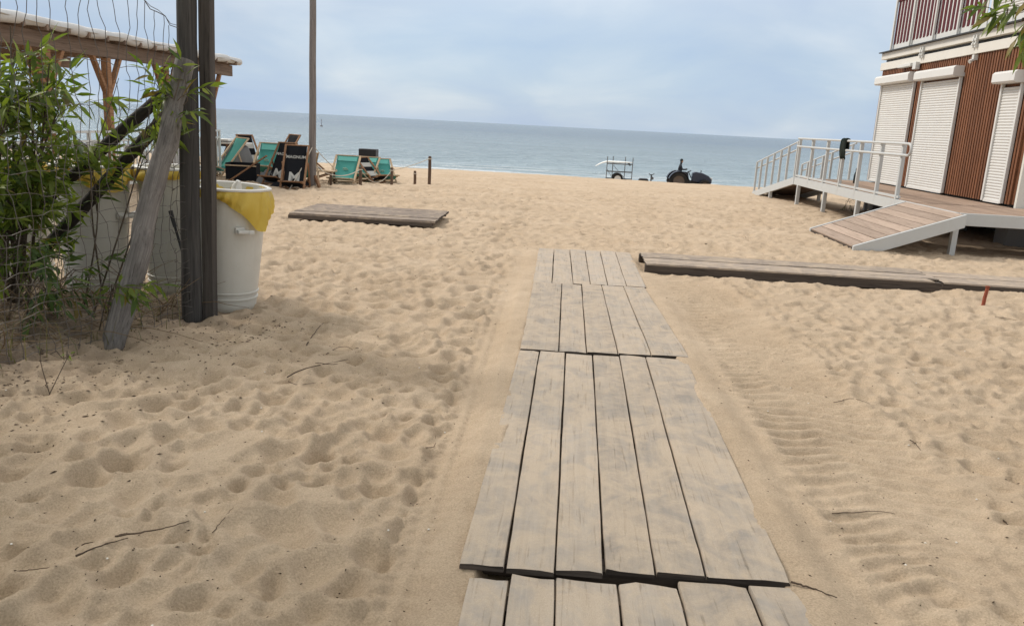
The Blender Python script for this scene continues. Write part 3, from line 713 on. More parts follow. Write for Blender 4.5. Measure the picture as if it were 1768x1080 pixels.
# ------------------------------------------------------------------ fence on the left
FP, FD = Vector((-2.81, 5.99, 0)), Vector((-.29, -.957, 0)).normalized()
fence = thing('wire_fence', 'knotted wire fence with dark posts and leaning log braces left of path', 'fence', (FP.x, FP.y, 0))
def FN(name, m, mtl, smooth=True, kind=None):
    o = m.build(name, mtl, fence, smooth); o.matrix_parent_inverse = Matrix.Translation((-FP.x, -FP.y, 0))
    if kind: o['kind'] = kind
    return o
def log(name, p0, p1, r0, r1, mtl, n=18, seg=14, bend=.02, wob=.02):
    p0, p1 = Vector(p0), Vector(p1); L = (p1 - p0).length; m = MB()
    pts = [(sin_, 0, L * i / seg) for i in range(seg + 1) for sin_ in [bend * math.sin(i * 1.1) + bend * .6 * math.sin(i * 2.3)]]
    m.tube(pts, [r0 + (r1 - r0) * i / seg + random.uniform(-1, 1) * r0 * .04 for i in range(seg + 1)], n, True, wob)
    o = FN(name, m, mtl); o.matrix_parent_inverse = Matrix.Translation((-FP.x, -FP.y, 0)); o.location = p0
    o.rotation_euler = (p1 - p0).to_track_quat('Z', 'Y').to_euler(); return o
log('round_post', (-2.832, 5.99, -.25), (-2.762, 5.985, 3.0), .075, .070, M['post'], bend=.004)
m = MB()
for i in range(13):
    z = -.25 + 3.3 * i / 12
    for dx_, dy_ in ((-.043, -.045), (.043, -.045), (.043, .045), (-.043, .045)): m.v.append((dx_ + random.uniform(-.002, .002), dy_ + random.uniform(-.002, .002), z))
for i in range(12):
    for k in range(4): m.f.append((i * 4 + k, i * 4 + (k + 1) % 4, i * 4 + 4 + (k + 1) % 4, i * 4 + 4 + k))
m.f.append((0, 3, 2, 1)); m.f.append((48, 49, 50, 51))
o = FN('square_post', m, M['post_square']); o.location = (-2.707, 6.05, 0); o.rotation_euler = (0, .020, 0)
b_ = o.modifiers.new('bevel', 'BEVEL'); b_.width = .006; b_.segments = 2; b_.limit_method = 'ANGLE'
log('weathered_brace', atz(193, 600, -.05) + Vector((0, 0, -.05)), aty(322, 105, 5.84), .080, .064, M['grey_log'], bend=.018, wob=.045)['label'] = 'weathered grey log brace'
log('dark_brace', aty(20, 398, 6.18), aty(296, 150, 6.14), .046, .045, M['dark_pole'], bend=.006)['label'] = 'upper dark brace pole'
log('dark_brace', aty(20, 494, 6.02), aty(312, 172, 6.02), .050, .046, M['dark_pole'], bend=.006)['label'] = 'lower dark brace pole'
FL = 2.7
hs = [.04, .10, .16, .22, .28, .345, .41, .48, .555, .635, .72, .81, .91, 1.03, 1.17, 1.34, 1.58, 1.86]
def fz_(t): return GM(FP.x + FD.x * t, FP.y + FD.y * t)
def wobx(t, h): return Vector((.018 * math.sin(t * 7 + h * 5) + .012 * math.sin(t * 17 + h * 11), 0, .012 * math.sin(t * 11 + h * 23) + .008 * math.sin(t * 29 + h * 7)))
FO = Vector((-.03, .0, 0))
def fpt(t, h): return FP + FD * t + FO + Vector((0, 0, fz_(t) * .8 + h)) + wobx(t, h)
for h in hs:
    pts = [fpt(FL * i / 44, h) for i in range(44, -1, -1)]
    if h < 1.4:     # wraps round the front of the post
        c0 = Vector((-2.85, 5.99, 0)); dz0 = pts[-1].z; n_ = 10; pts = pts[:-2]
        for k in range(n_ + 1):
            a = math.radians(205 + 145 * k / n_); pts.append(c0 + Vector((math.cos(a) * .087, math.sin(a) * .087, dz0 + .012 * math.sin(k * .9 + h * 40) + .05 * (k / n_) - .02)))
    m = MB(); m.tube(pts, .0023, 4, False); FN('horizontal_wire', m, M['wire'], False)
def topz(t): return 2.135 + .28 * (1 - math.exp(-t * 2.2)) + .05 * t
pts = [fpt(t, topz(t)) for t in [FL * i / 40 for i in range(41)]]; pts[0] = Vector((-2.77, 5.92, 2.13)); 
m = MB(); m.tube(pts, .0032, 5, False)
m.tube([p + Vector((.006 * math.sin(i * 2.2), 0, .012 + .008 * math.cos(i * 1.7))) for i, p in enumerate(pts)], .0026, 4, False)
FN('top_wire', m, M['wire'], False)
t = .06
while t < FL:
    n_ = 40; m = MB(); k1, k2 = random.uniform(0, 6), random.uniform(0, 6); lean = random.uniform(-.02, .02)
    m.tube([fpt(t + lean * i / n_ + .010 * math.sin(i * .9 + k1) + .007 * math.sin(i * 2.1 + k2), .02 + (topz(t) - .02) * i / n_) for i in range(n_ + 1)], .0022, 4, False)
    FN('vertical_wire', m, M['wire'], False); t += random.uniform(.075, .115)

# ------------------------------------------------------------------ waste barrels
def barrel(label, x, y, rz, skirt, H=1.0, r0=.235, r1=.305, clasp=None, lidclip=False):
    g = GM(x, y) - .02
    b = thing('waste_barrel', label, 'barrel', (x, y, g), rz, 'white waste barrels by the fence')
    prof = [(0, 0), (r0 - .02, 0), (r0, .02)]
    for z in np.linspace(.06, H, 22):
        r = r0 + (r1 - r0) * (z / H) ** .9; prof.append((r, float(z)))
    prof += [(r1 + .004, H + .01), (r1 - .012, H + .012), (r1 - .02, H - .08), (0, H - .10)]
    m = MB(); m.lathe(prof, 56); m.build('body', M['barrel'], b, True)
    for zz in (.115, .165):
        r = r0 + (r1 - r0) * (zz / H) ** .9; m = MB(); m.lathe([(r - .002, zz - .011), (r + .007, zz - .006), (r + .008, zz + .006), (r - .002, zz + .011)], 48); m.build('rib', M['barrel'], b, True)
    # yellow bag folded over the rim
    m = MB(); n = 120; rows = 12
    for i in range(rows + 1):
        for k in range(n):
            a = 2 * PI * k / n; L = skirt(a); s = i / rows
            z = H + .018 - L * s
            rb = r0 + (r1 - r0) * max(z / H, 0) ** .9
            rr = rb + .012 + .020 * math.sin(s * PI) * min(1, L / .12) + s * min(.05, L * .16) + (.011 * math.sin(a * 26 + s * 5 + 2 * math.sin(a * 5)) + .012 * math.sin(a * 11 + 1 + s * 4)) * (.25 + s)
            m.v.append((rr * math.cos(a), rr * math.sin(a), z + .010 * s * math.sin(a * 9 + 2)))
    for i in range(rows):
        for k in range(n): k2 = (k + 1) % n; m.f.append((i * n + k, i * n + k2, (i + 1) * n + k2, (i + 1) * n + k))
    m.build('bag_skirt', M['bag'], b, True)
    m = MB(); m.lathe([(r1 + .010, H + .004), (r1 + .026, H + .010), (r1 + .028, H + .024), (r1 + .010, H + .032), (r1 - .010, H + .026), (r1 - .008, H + .006), (r1 + .010, H + .004)], 64,
        wob=lambda a, z: .006 * math.sin(a * 3) + .003 * math.sin(a * 8)); m.build('rim_ring', M['lid'], b, True)
    m = MB(); m.lathe([(r1 - .004, H + .020), (r1 - .022, H - .04), (r1 - .05, H - .16), (r1 - .12, H - .24), (.08, H - .27), (0, H - .27)], 48, wob=lambda a, z: (.012 * math.sin(a * 13) + .008 * math.sin(a * 29)) * (z < H)); m.build('bag_lining', M['bag'], b, True)
    if clasp is not None:
        for a in clasp:
            zc = .70; r = r0 + (r1 - r0) * (zc / H) ** .9; R = Matrix.Rotation(a, 3, 'Z'); m = MB()
            m.box(R @ Vector((r + .012, 0, zc)), (.03, .075, .055), R); m.box(R @ Vector((r + .04, .02, zc - .004)), (.07, .10, .028), R); m.box(R @ Vector((r + .062, .075, zc - .006)), (.035, .05, .034), R)
            m.build('handle', M['lid'], b, bevel=.008)
    if lidclip:
        m = MB(); m.tube([(.13, -.16, H - .26), (.13, -.16, H - .05), (.135, -.165, H + .05), (.15, -.17, H + .09)], [.06, .05, .036, .016], 9, True, .22); m.build('crumpled_bag', M['lid'], b, True)
    return b
def lobe(base, amp, c, w):
    def f(a):
        d = (a - c + PI) % (2 * PI) - PI; return base + amp * math.exp(-(d / w) ** 2)
    return f
barrel('white barrel right of the dark fence posts, yellow bag hanging low', -2.775, 6.52, 0, lobe(.065, .25, math.radians(-18), .66), clasp=[math.radians(-50)], lidclip=True).rotation_euler = (0, .045, 0)
barrel('white barrel seen through wire mesh between grey log and dark post', -3.43, 7.02, 0, lobe(.06, .05, math.radians(-120), .9), H=1.09, clasp=[math.radians(-170)])
barrel('white barrel left of the grey log behind the dark brace poles', -4.02, 6.74, 0, lobe(.075, .13, math.radians(-35), .7), H=1.09, clasp=[math.radians(-15), math.radians(165)])
barrel('white barrel at far left mostly hidden by the shrub', -4.78, 6.86, 0, lobe(.07, .08, math.radians(-60), .8), H=1.09, clasp=[math.radians(-10)])
rod = thing('iron_rod', 'thin black rod leaning against the middle barrel behind the mesh', 'rod', (0, 0, 0))
pa, pb_ = aty(295, 366, 6.62), aty(327, 478, 6.50)
dv = (pb_ - pa).normalized(); tt = (GZ(pb_.x, pb_.y) - .03 - pb_.z) / dv.z; pc = pb_ + dv * tt
rod.location = pc
m = MB(); m.tube([(0, 0, 0), pa - pc], [.010, .012], 8); m.build('shaft', M['black_metal'], rod, True)
m = MB(); e_ = (pa - pc).normalized(); m.tube([pa - pc - e_ * .13, pa - pc + e_ * .01], [.017, .019], 8); m.build('grip', M['black_metal'], rod, True)

# ------------------------------------------------------------------ pergola with railing on the left
PX = -8.55
pg = thing('pergola', 'open beach bar pergola of brown timber with rolled white tarpaulin on top', 'pergola', (PX, 15, 0))
def PG(name, m, mtl, smooth=False, bevel=0):
    o = m.build(name, mtl, pg, smooth, bevel); o.matrix_parent_inverse = Matrix.Translation((-PX, -15, 0)); return o
PY = [11.4, 13.25, 15.05, 17.3, 19.6]
for x in (PX, PX - 4.2):
    m = MB(); m.box((x, 15.3, 2.53), (.10, 10.9, .26)); PG('beam', m, M['pergola_dark'], bevel=.006)
    for y in PY:
        m = MB(); m.box((x, y, 1.12), (.13, .13, 2.55)); PG('post', m, M['pergola'], bevel=.008)
        for s in (-1, 1):
            m = MB(); m.bar((x + .002, y + s * .06, 1.78), (x + .002, y + s * .46, 2.42), .07, .09, (1, 0, 0)); PG('brace', m, M['pergola'], bevel=.005)
for i in range(19):
    y = 10.1 + .58 * i; m = MB(); m.box((PX - 2.1, y, 2.705), (4.7, .06, .09)); PG('rafter', m, M['pergola_dark'])
m = MB(); nx_, ny_ = 24, 60
for j in range(ny_ + 1):
    for i in range(nx_ + 1):
        x = PX + .26 - 4.8 * i / nx_; y = 9.8 + 11.0 * j / ny_
        m.v.append((x, y, 2.775 + .02 * math.sin(y * 1.7 + math.sin(y * .6) * 2) + .05 * math.sin(i * .13 * PI) + .02 * math.sin(x * 5 + y)))
for j in range(ny_):
    for i in range(nx_): a = j * (nx_ + 1) + i; m.f.append((a, a + 1, a + nx_ + 2, a + nx_ + 1))
o = PG('tarpaulin', m, M['tarp'], True); s_ = o.modifiers.new('thick', 'SOLIDIFY'); s_.thickness = .012
m = MB(); m.tube([(PX + .16 + .03 * math.sin(i * 1.3), 9.8 + 11.1 * i / 70, 2.77 + .012 * math.sin(i * .41) + random.uniform(-.006, .006)) for i in range(71)], [.086 + .008 * math.sin(i * .53) + random.uniform(-.003, .003) for i in range(71)], 12, True, .025); PG('rolled_edge', m, M['tarp'], True)
# railing
rl_ = thing('terrace_railing', 'white metal railing along the front of the pergola terrace', 'railing', (-8.4, 15, 0))
def RL(name, m, mtl=M['white']):
    o = m.build(name, mtl, rl_); o.matrix_parent_inverse = Matrix.Translation((8.4, -15, 0)); return o
for z in (1.08, .92, .10):
    m = MB(); m.bar((-8.4, 10.5, z), (-8.4, 19.6, z), .04, .04); RL('rail', m)
q = MB(); q.box((0, 0, 0), (.02, .02, .82)); me = q.mesh('baluster', M['white'])
for i in range(60): part('baluster', me, rl_, (0, -4.4 + .15 * i, .51))
for y in (10.5, 12.3, 14.1, 15.9, 17.7, 19.6):
    m = MB(); m.box((-8.401, y, .52), (.05, .05, 1.16)); RL('rail_post', m)
# terrace furniture
def cafe_chair(label, x, y, rz):
    c = thing('plastic_chair', label, 'chair', (x, y, GM(x, y)), rz, 'white chairs on the terrace')
    m = MB(); m.box((0, 0, .43), (.44, .44, .03)); m.build('seat', M['white'], c, bevel=.01)
    m = MB(); 
    for k in range(5): m.box((-.16 + .08 * k, .215 + .02, .66), (.045, .02, .36))
    m.box((0, .24, .85), (.42, .03, .07)); m.build('backrest', M['white'], c)
    for sx in (-1, 1):
        for sy in (-1, 1):
            m = MB(); m.bar((sx * .19, sy * .19, .43), (sx * .22, sy * .23, -.02), .035); m.build('leg', M['white'], c)
        m = MB(); m.box((sx * .215, 0, .64), (.04, .42, .025)); m.box((sx * .215, -.18, .53), (.03, .03, .22)); m.build('armrest', M['white'], c)
cafe_chair('white chair on the terrace nearest the shrub', -9.2, 13.9, .3)
cafe_chair('white chair on the terrace beside the middle pergola post', -9.1, 15.8, 2.6)
cafe_chair('white chair on the terrace behind the leaning grey log', -9.0, 17.6, -1.2)
def cafe_table(label, x, y, top):
    c = thing('terrace_table', label, 'table', (x, y, GM(x, y)))
    m = MB(); m.box((0, 0, .75), (.85, 1.25, .05)); m.build('tabletop', top, c, bevel=.01)
    for sx in (-1, 1):
        for sy in (-1, 1): m = MB(); m.box((sx * .35, sy * .52, .36), (.05, .05, .76)); m.build('leg', M['white'], c)
cafe_table('grey topped table on the terrace behind the shrub leaves', -10.0, 14.6, M['grey_cover'])
cafe_table('pale table on the terrace near the far pergola post', -9.9, 16.9, M['white'])
bx_ = thing('equipment_box', 'dark box on a pale stand at the far terrace end behind the log', 'box', (-9.1, 18.6, GM(-9.1, 18.6)))
m = MB(); m.box((0, 0, 1.28), (.55, .4, .34)); m.build('casing', M['black_metal'], bx_, bevel=.02)
m = MB(); m.box((0, 0, .55), (.45, .36, 1.12)); m.build('stand', M['tarp'], bx_, bevel=.01)

# ------------------------------------------------------------------ mast, ropes and pegs
mast = thing('mast', 'tall brown timber mast rising from the sand among the deckchairs', 'pole', (-5.72, 18.36, GM(-5.72, 18.36)))
m = MB(); m.tube([(.003 * math.sin(i), 0, -.3 + 5.6 * i / 20) for i in range(21)], [.082 - .014 * i / 20 for i in range(21)], 14); o = m.build('shaft', M['flag_pole'], mast, True); o.rotation_euler = (0, .006, 0)
for k, (dx_, dy_) in enumerate(((.22, -.12), (-.2, .15))):
    m = MB(); m.bar((dx_, dy_, -.05), (dx_ * .3, dy_ * .3, .26), .06, .05); m.build('wedge', M['chair_wood'], mast)
def rope(label, pts, r=.011, name='rope', sag=None):
    o0 = Vector(pts[0]); P = curve3(pts, 26); m = MB(); m.tube([p - o0 for p in P], r, 6)
    o = m.build(name, M['rope'], None, True, loc=o0); tag(o, label, 'rope')
ga = Vector((-5.70, 18.30, .86))
e1 = atz(500, 326, -.02); rope('taut white guy rope from the mast down to the left', [ga, (ga + e1) / 2 + Vector((0, 0, -.03)), e1 + Vector((0, 0, GM(e1.x, e1.y) + .02))])
e2 = Vector((-5.30, 18.9, GM(-5.3, 18.9) + .35)); rope('dark guy rope from the mast sloping down to the right', [ga + Vector((.04, .02, 0)), (ga + e2) / 2, e2], .008)
def peg(label, px, py, h, r, big=False):
    p = atz(px, py, -.03); g = GZ(p.x, p.y)
    o = thing('wooden_post', label, 'post', (p.x, p.y, g), 0, 'wooden posts carrying the rope')
    m = MB(); m.tube([(0, 0, -.2), (.006, 0, h * .5), (.0, 0, h - .02), (0, 0, h)], [r, r, r * .97, r * .8], 10, True, .04); m.build('shaft', M['peg'], o, True)
    m = MB(); m.tube([(r * 1.15 * math.cos(a), r * 1.15 * math.sin(a), h - .07) for a in [i * PI / 6 for i in range(13)]], .012, 6, False); m.build('rope_turn', M['rope'], o)
    return Vector((p.x, p.y, g + h))
q1 = peg('short brown post in front of the teal deckchairs', 622, 320, .44, .038)
q2 = peg('short brown post right of the rightmost teal deckchair', 676, 318, .42, .036)
q3 = peg('short brown post beside the tallest rope post', 716, 315, .38, .036)
q4 = peg('tallest rope post, farthest right of the row on the sand', 741, 315, .74, .042)
def sagrope(label, a, b, sag, r=.011):
    rope(label, [a, a * .75 + b * .25 - Vector((0, 0, sag * .75)), (a + b) / 2 - Vector((0, 0, sag)), a * .25 + b * .75 - Vector((0, 0, sag * .75)), b], r)
k1 = Vector((-5.62, 18.3, .42)); sagrope('pale rope sagging across the front teal deckchair', k1, q1 - Vector((0, 0, .07)), .17)
sagrope('pale rope rising from a short post to the tallest post', q2 - Vector((0, 0, .07)), q4 - Vector((0, 0, .06)), .03, .009)
sagrope('pale rope lying slack between the two short posts', q1 - Vector((0, 0, .07)), q2 - Vector((0, 0, .07)), .30, .008)

# ------------------------------------------------------------------ deckchairs
def text_part(body, size, parent, loc, rot, mtl, name):
    cu = bpy.data.curves.new(name, 'FONT'); cu.body = body; cu.size = size; cu.align_x = 'CENTER'; cu.align_y = 'CENTER'; cu.extrude = .002
    try: cu.offset = size * .018
    except Exception: pass
    tmp = bpy.data.objects.new('tmp', cu); COL.objects.link(tmp); dg = bpy.context.evaluated_depsgraph_get()
    me = bpy.data.meshes.new_from_object(tmp.evaluated_get(dg)); bpy.data.objects.remove(tmp)
    me.materials.clear(); me.materials.append(mtl); o = bpy.data.objects.new(name, me); COL.objects.link(o); o.parent = parent; o.location = loc; o.rotation_euler = rot; return o
def deckchair(label, px, py, rz, canvas, woodm, head=(-.52, .95), seat=(.52, .34), sag=.12, w=.54, logo=None, scale=1.0, striped=False, group=None, dy=0.0):
    p = atz(px, py, -.03) + Vector((0, dy, 0)); g = GZ(p.x, p.y)
    c = thing('deckchair', label, 'deckchair', (p.x, p.y, g), rz, group); c.scale = (scale,) * 3
    hy, hz = head; sy, sz = seat; foot_f = (.30, -.02); foot_b = (-.46, -.02)
    for s in (-1, 1):
        m = MB(); m.bar((s * w / 2, foot_f[0], foot_f[1]), (s * w / 2, hy, hz), .028, .045, (1, 0, 0)); m.build('back_rail', woodm, c)
        m = MB(); m.bar((s * (w / 2 - .035), foot_b[0], foot_b[1]), (s * (w / 2 - .035), sy, sz), .028, .045, (1, 0, 0)); m.build('seat_rail', woodm, c)
        mx_ = .62; m = MB(); m.bar((s * (w / 2 + .03), foot_f[0] + (hy - foot_f[0]) * mx_, hz * mx_), (s * (w / 2 + .03), foot_b[0] + .08, .06), .024, .035, (1, 0, 0)); m.build('prop', woodm, c)
    for (y, z, nm) in ((hy, hz, 'head_bar'), (sy, sz, 'seat_bar'), (foot_b[0] + .05, .05, 'foot_bar'), (foot_f[0] - .06, .05, 'foot_bar')):
        m = MB(); m.tube([(-w / 2 - .02, y, z), (w / 2 + .02, y, z)], .018, 8); m.build(nm, woodm, c)
    pts = curve3([(0, hy, hz + .02), (0, hy * .55 + .02, hz * .62 - sag * .2), (0, .10, max(.13, sz * .62 - sag * .5)), (0, sy * .7, sz * .86 - sag * .15), (0, sy + .015, sz + .02)], 22)
    ws = w - .07; m = MB()
    for i, q in enumerate(pts):
        for j in range(7): u = -ws / 2 + ws * j / 6; m.v.append((u, q.y, q.z - .012 * (1 - (2 * j / 6 - 1) ** 2)))
    for i in range(22):
        for j in range(6): a = i * 7 + j; m.f.append((a, a + 1, a + 8, a + 7))
    sl = m.build('sling', canvas, c, True); so = sl.modifiers.new('thick', 'SOLIDIFY'); so.thickness = .006
    def txt(body, size, k, off, nm):
        a, b = pts[k], pts[k + 1]; d = (b - a).normalized(); n = Vector((0, -d.z, d.y)); n = n if n.y > 0 else -n; u = -d; r_ = u.cross(n)
        o = text_part(body, size, sl, (0, 0, 0), (0, 0, 0), M['print'], nm); o.matrix_local = Matrix.Translation(a + n * off) @ Matrix((r_, u, n)).transposed().to_4x4()
    def on(k, off):      # point and tilt on the sling, offset off its seat side
        a, b = pts[k], pts[min(k + 1, 22)]; d = (b - a).normalized(); n = Vector((0, -d.z, d.y)); n = n if n.y > 0 else -n
        return a + n * off, math.atan2(d.y, -d.z)
    if logo == 'M':
        txt('MAGNUM', .105, 4, .012, 'lettering'); txt('M', .38, 9, .014, 'emblem')
    elif logo == 'ring':
        q, ang = on(7, .022); m = MB()
        R = Matrix.Rotation(-ang, 3, 'X')
        for r_ in (.062, .040):
            m.tube([q + R @ Vector((r_ * math.cos(a), 0, r_ * .8 * math.sin(a))) for a in [i * PI / 10 for i in range(21)]], .005, 5, False)
        for k in range(3): m.tube([q + R @ Vector((-.05 + .03 * k, 0, -.03)), q + R @ Vector((-.02 + .03 * k, 0, .05))], .006, 5)
        m.build('emblem', M['pale_print'], sl)
        q, ang = on(1, .010); q2_, _ = on(3, .010); m = MB(); m.add([(-ws / 2 + .03, q.y, q.z), (ws / 2 - .03, q.y, q.z), (ws / 2 - .03, q2_.y, q2_.z), (-ws / 2 + .03, q2_.y, q2_.z)], [(0, 1, 2, 3)]); m.build('pale_band', M['teal_pale'], sl)
    if striped:
        for k in (3, 7, 11, 15):
            a, _ = on(k, .008); b, _ = on(k + 2, .008); m = MB(); m.add([(-ws / 2, a.y, a.z), (ws / 2, a.y, a.z), (ws / 2, b.y, b.z), (-ws / 2, b.y, b.z)], [(0, 1, 2, 3)]); m.build('stripe', M['print'], sl)
    return c
M['teal_pale'] = paint('pale_teal_print', (.15, .46, .40), .85, .12, .1)
BC, TE = M['black_canvas'], M['teal']; CW, CP = M['chair_wood'], M['chair_pale']
g1, g2 = 'teal deckchairs', 'black deckchairs'
deckchair('black deckchair with large white M, nearest the mast', 508, 325, PI + .12, BC, CW, (-.40, 1.02), (.42, .22), .04, .54, 'M', group=g2, scale=.93)
deckchair('black deckchair with white M, left of its twin, tilted', 480, 318, PI - .30, BC, CW, (-.42, 1.02), (.42, .24), .04, .52, 'M', group=g2, scale=.94)
deckchair('teal deckchair half hidden between black chair and mast', 524, 318, .5, TE, CP, (-.42, .72), (.45, .30), .1, .5, group=g1)
deckchair('teal deckchair leaning beside the dark crate, far left by the posts', 388, 306, 2.5, TE, CP, (-.50, .92), (.5, .3), .05, .56, group=g1)
deckchair('pale teal deckchair between the crate and the black chairs', 457, 305, PI, TE, CP, (-.48, .82), (.5, .3), .1, .56, 'ring', group=g1)
deckchair('striped dark deckchair standing upright behind the crate', 436, 298, PI + .9, BC, CW, (-.38, .98), (.4, .3), .05, .46, striped=True, group=g2)
deckchair('striped dark deckchair seen from the side just right of mast', 562, 312, -1.25, BC, CW, (-.58, .74), (.5, .32), .1, .5, striped=True, group=g2)
deckchair('teal deckchair facing front with round emblem behind the sagging rope', 594, 317, PI, TE, CP, (-.40, .64), (.42, .14), .03, .60, 'ring', group=g1)
deckchair('teal deckchair behind the first short post, under black box', 627, 311, PI - .1, TE, CP, (-.45, .60), (.45, .22), .06, .60, 'ring', group=g1)
deckchair('black and white patterned deckchair between two teal ones', 645, 313, PI + 1.0, BC, CW, (-.45, .64), (.42, .25), .05, .42, striped=True, group=g2)
deckchair('rightmost teal deckchair turned aside beside the short post', 662, 312, PI + .45, TE, CP, (-.50, .60), (.5, .24), .10, .58, 'ring', group=g1)
deckchair('plain black deckchair standing behind the two with white M', 486, 306, PI - .7, BC, CW, (-.40, 1.05), (.42, .25), .04, .50, group=g2)
deckchair('low teal deckchair behind the crate and the pale teal one', 420, 297, PI + .5, TE, CP, (-.48, .80), (.5, .28), .08, .54, group=g1)
# crates, boxes, tables among the chairs
cr = thing('crate', 'large dark open crate among the deckchairs behind the barrel', 'crate'); p = atz(420, 311, -.03); cr.location = (p.x, p.y, GM(p.x, p.y)); cr.rotation_euler = (0, 0, .12); cr.scale = (.85, .85, .85)
for c_, d_, nm in (((0, .25, .24), (.80, .03, .48), 'back_panel'), ((0, -.25, .20), (.80, .03, .40), 'front_panel'), ((-.40, 0, .24), (.03, .47, .48), 'side_panel'), ((.40, 0, .24), (.03, .47, .48), 'side_panel'), ((0, 0, .03), (.77, .47, .03), 'bottom_panel')):
    m = MB(); m.box(c_, d_); m.build(nm, M['black_canvas'], cr)
m = MB(); m.box((0, -.262, .415), (.84, .06, .03)); m.build('rim', M['chair_pale'], cr)
p = atz(432, 314, -.03); pl = tag(MB().build('loose_plank', None), 'brown plank lying slanted across the dark crate', 'plank')
bpy.data.objects.remove(pl)
m = MB(); m.bar((-.45, 0, 0), (.45, 0, .62), .03, .07, (0, 1, 0)); pl = m.build('loose_plank', M['chair_wood'], None, loc=(p.x + .02, p.y - .18, GM(p.x, p.y) + .02)); tag(pl, 'brown plank leaning slanted across the dark crate', 'plank')
tb = thing('low_table', 'low pale wooden table right of the mast before the striped chair', 'table'); p = atz(560, 317, -.03); tb.location = (p.x, p.y, GM(p.x, p.y))
m = MB(); m.box((0, 0, .30), (.52, .40, .03)); m.build('tabletop', M['chair_pale'], tb)
for sx in (-1, 1):
    for sy in (-1, 1): m = MB(); m.box((sx * .2, sy * .15, .135), (.04, .04, .30)); m.build('leg', M['peg'], tb)
wt = thing('white_table', 'white topped table with dark legs far left above the teal chair', 'table'); p = atz(384, 296, -.03); wt.location = (p.x, p.y, GM(p.x, p.y))
m = MB(); m.box((0, 0, .84), (.62, .6, .05)); m.build('tabletop', M['white'], wt, bevel=.01)
m = MB(); m.box((.03, 0, .74), (.5, .48, .12)); m.build('drawer', M['black_metal'], wt)
for sx in (-1, 1):
    for sy in (-1, 1): m = MB(); m.box((sx * .25, sy * .24, .38), (.05, .05, .78)); m.build('leg', M['chair_wood'], wt)
cv = thing('covered_stack', 'pale grey covered stack of furniture behind the crate', 'covered stack'); p = atz(411, 298, -.03); cv.location = (p.x, p.y, GM(p.x, p.y))
m = MB(); m.lathe([(0, .74), (.18, .74), (.28, .68), (.36, .45), (.42, .2), (.45, -.02)], 28, wob=lambda a, z: .03 * math.sin(a * 7 + z * 3) * (1 - z)); m.build('cover', M['grey_cover'], cv, True)
m = MB(); m.box((-.02, 0, .77), (.66, .5, .05)); m.build('top_board', M['white'], cv, bevel=.01)
bb = thing('speaker_box', 'black box standing behind two teal deckchairs against the sea', 'box'); p = atz(636, 303, -.05); bb.location = (p.x, p.y, GM(p.x, p.y))
m = MB(); m.box((0, 0, .64), (.50, .34, .30)); m.build('casing', M['black_metal'], bb, bevel=.015)
m = MB(); m.tube([(0, 0, -.03), (0, 0, .5)], .022, 8); m.build('stand', M['black_metal'], bb)
for k in range(3):
    a = k * 2.1 + .3; m = MB(); m.tube([(0, 0, .22), (.24 * math.cos(a), .24 * math.sin(a), -.03)], .012, 6); m.build('leg', M['black_metal'], bb)
hp = MB()
for i in range(13):
    for j in range(11):
        u, v = i / 12 * 2 - 1, j / 10 * 2 - 1; r = max(abs(u), abs(v)); hp.v.append((u * .42, v * .30, .16 * max(0, 1 - r ** 3) + .035 * math.sin(i * 1.9 + j) * (1 - r) - .01))
for i in range(12):
    for j in range(10): a = i * 11 + j; hp.f.append((a, a + 1, a + 12, a + 11))
p = atz(505, 322, -.03); o = hp.build('folded_canvas', M['black_canvas'], None, True, loc=(p.x - .05, p.y + .1, GM(p.x, p.y))); tag(o, 'black canvas heap on sand beneath the black deckchairs', 'canvas')
p = atz(463, 316, -.03); o = bpy.data.objects.new('beach_bag', hp.mesh('beach_bag', M['grey_cover'], True)); COL.objects.link(o); o.location = (p.x, p.y, GM(p.x, p.y)); o.scale = (.6, .6, 1.9); tag(o, 'dark rounded bag on the sand left of the black deckchairs', 'bag')

# ------------------------------------------------------------------ tractor, trailer rack, board near the water
tr = thing('tractor', 'small dark blue tractor facing right at the edge of the beach', 'tractor'); tp = aty(1190, 313, 56.0); tz = GM(tp.x, 56.0); tr.location = (tp.x, 56.0, tz)
def wheel(x, y, r, w, par):
    wp = bpy.data.objects.new('wheel', None); COL.objects.link(wp); wp.parent = par; wp.location = (x, y, r - .02)
    m = MB(); m.lathe([(r * .62, -w / 2), (r * .93, -w / 2), (r, -w / 2 + .04), (r, w / 2 - .04), (r * .93, w / 2), (r * .62, w / 2), (r * .62, -w / 2)], 32)
    for k in range(18):
        a = 2 * PI * k / 18; R = Matrix.Rotation(a, 3, 'Z'); m.box(R @ Vector((r + .008, 0, 0)), (.04, .05, w * .9), R @ Matrix.Rotation(.5, 3, 'X'))
    t_ = m.build('tyre', M['tyre'], wp, False); t_.rotation_euler = (PI / 2, 0, 0)
    m = MB(); m.lathe([(0, -w * .2), (r * .2, -w * .22), (r * .3, -w * .1), (r * .6, -w * .3), (r * .63, w * .3), (r * .3, w * .1), (0, w * .2)], 24); q = m.build('rim', M['rim'], wp, True); q.rotation_euler = (PI / 2, 0, 0)
for s in (-1, 1):
    wheel(-.80, s * .62, .62, .34, tr); wheel(.95, s * .55, .40, .24, tr)
    m = MB(); vs_ = []
    for k in range(11):
        a = math.radians(15 + 150 * k / 10)
        for y in (s * .42, s * .84): m.v += [(-.80 + .69 * math.cos(a), y, .60 + .69 * math.sin(a))]
    m.f = [(2 * k, 2 * k + 1, 2 * k + 3, 2 * k + 2) for k in range(10)]; f_ = m.build('fender', M['tractor'], tr); so = f_.modifiers.new('thick', 'SOLIDIFY'); so.thickness = .03
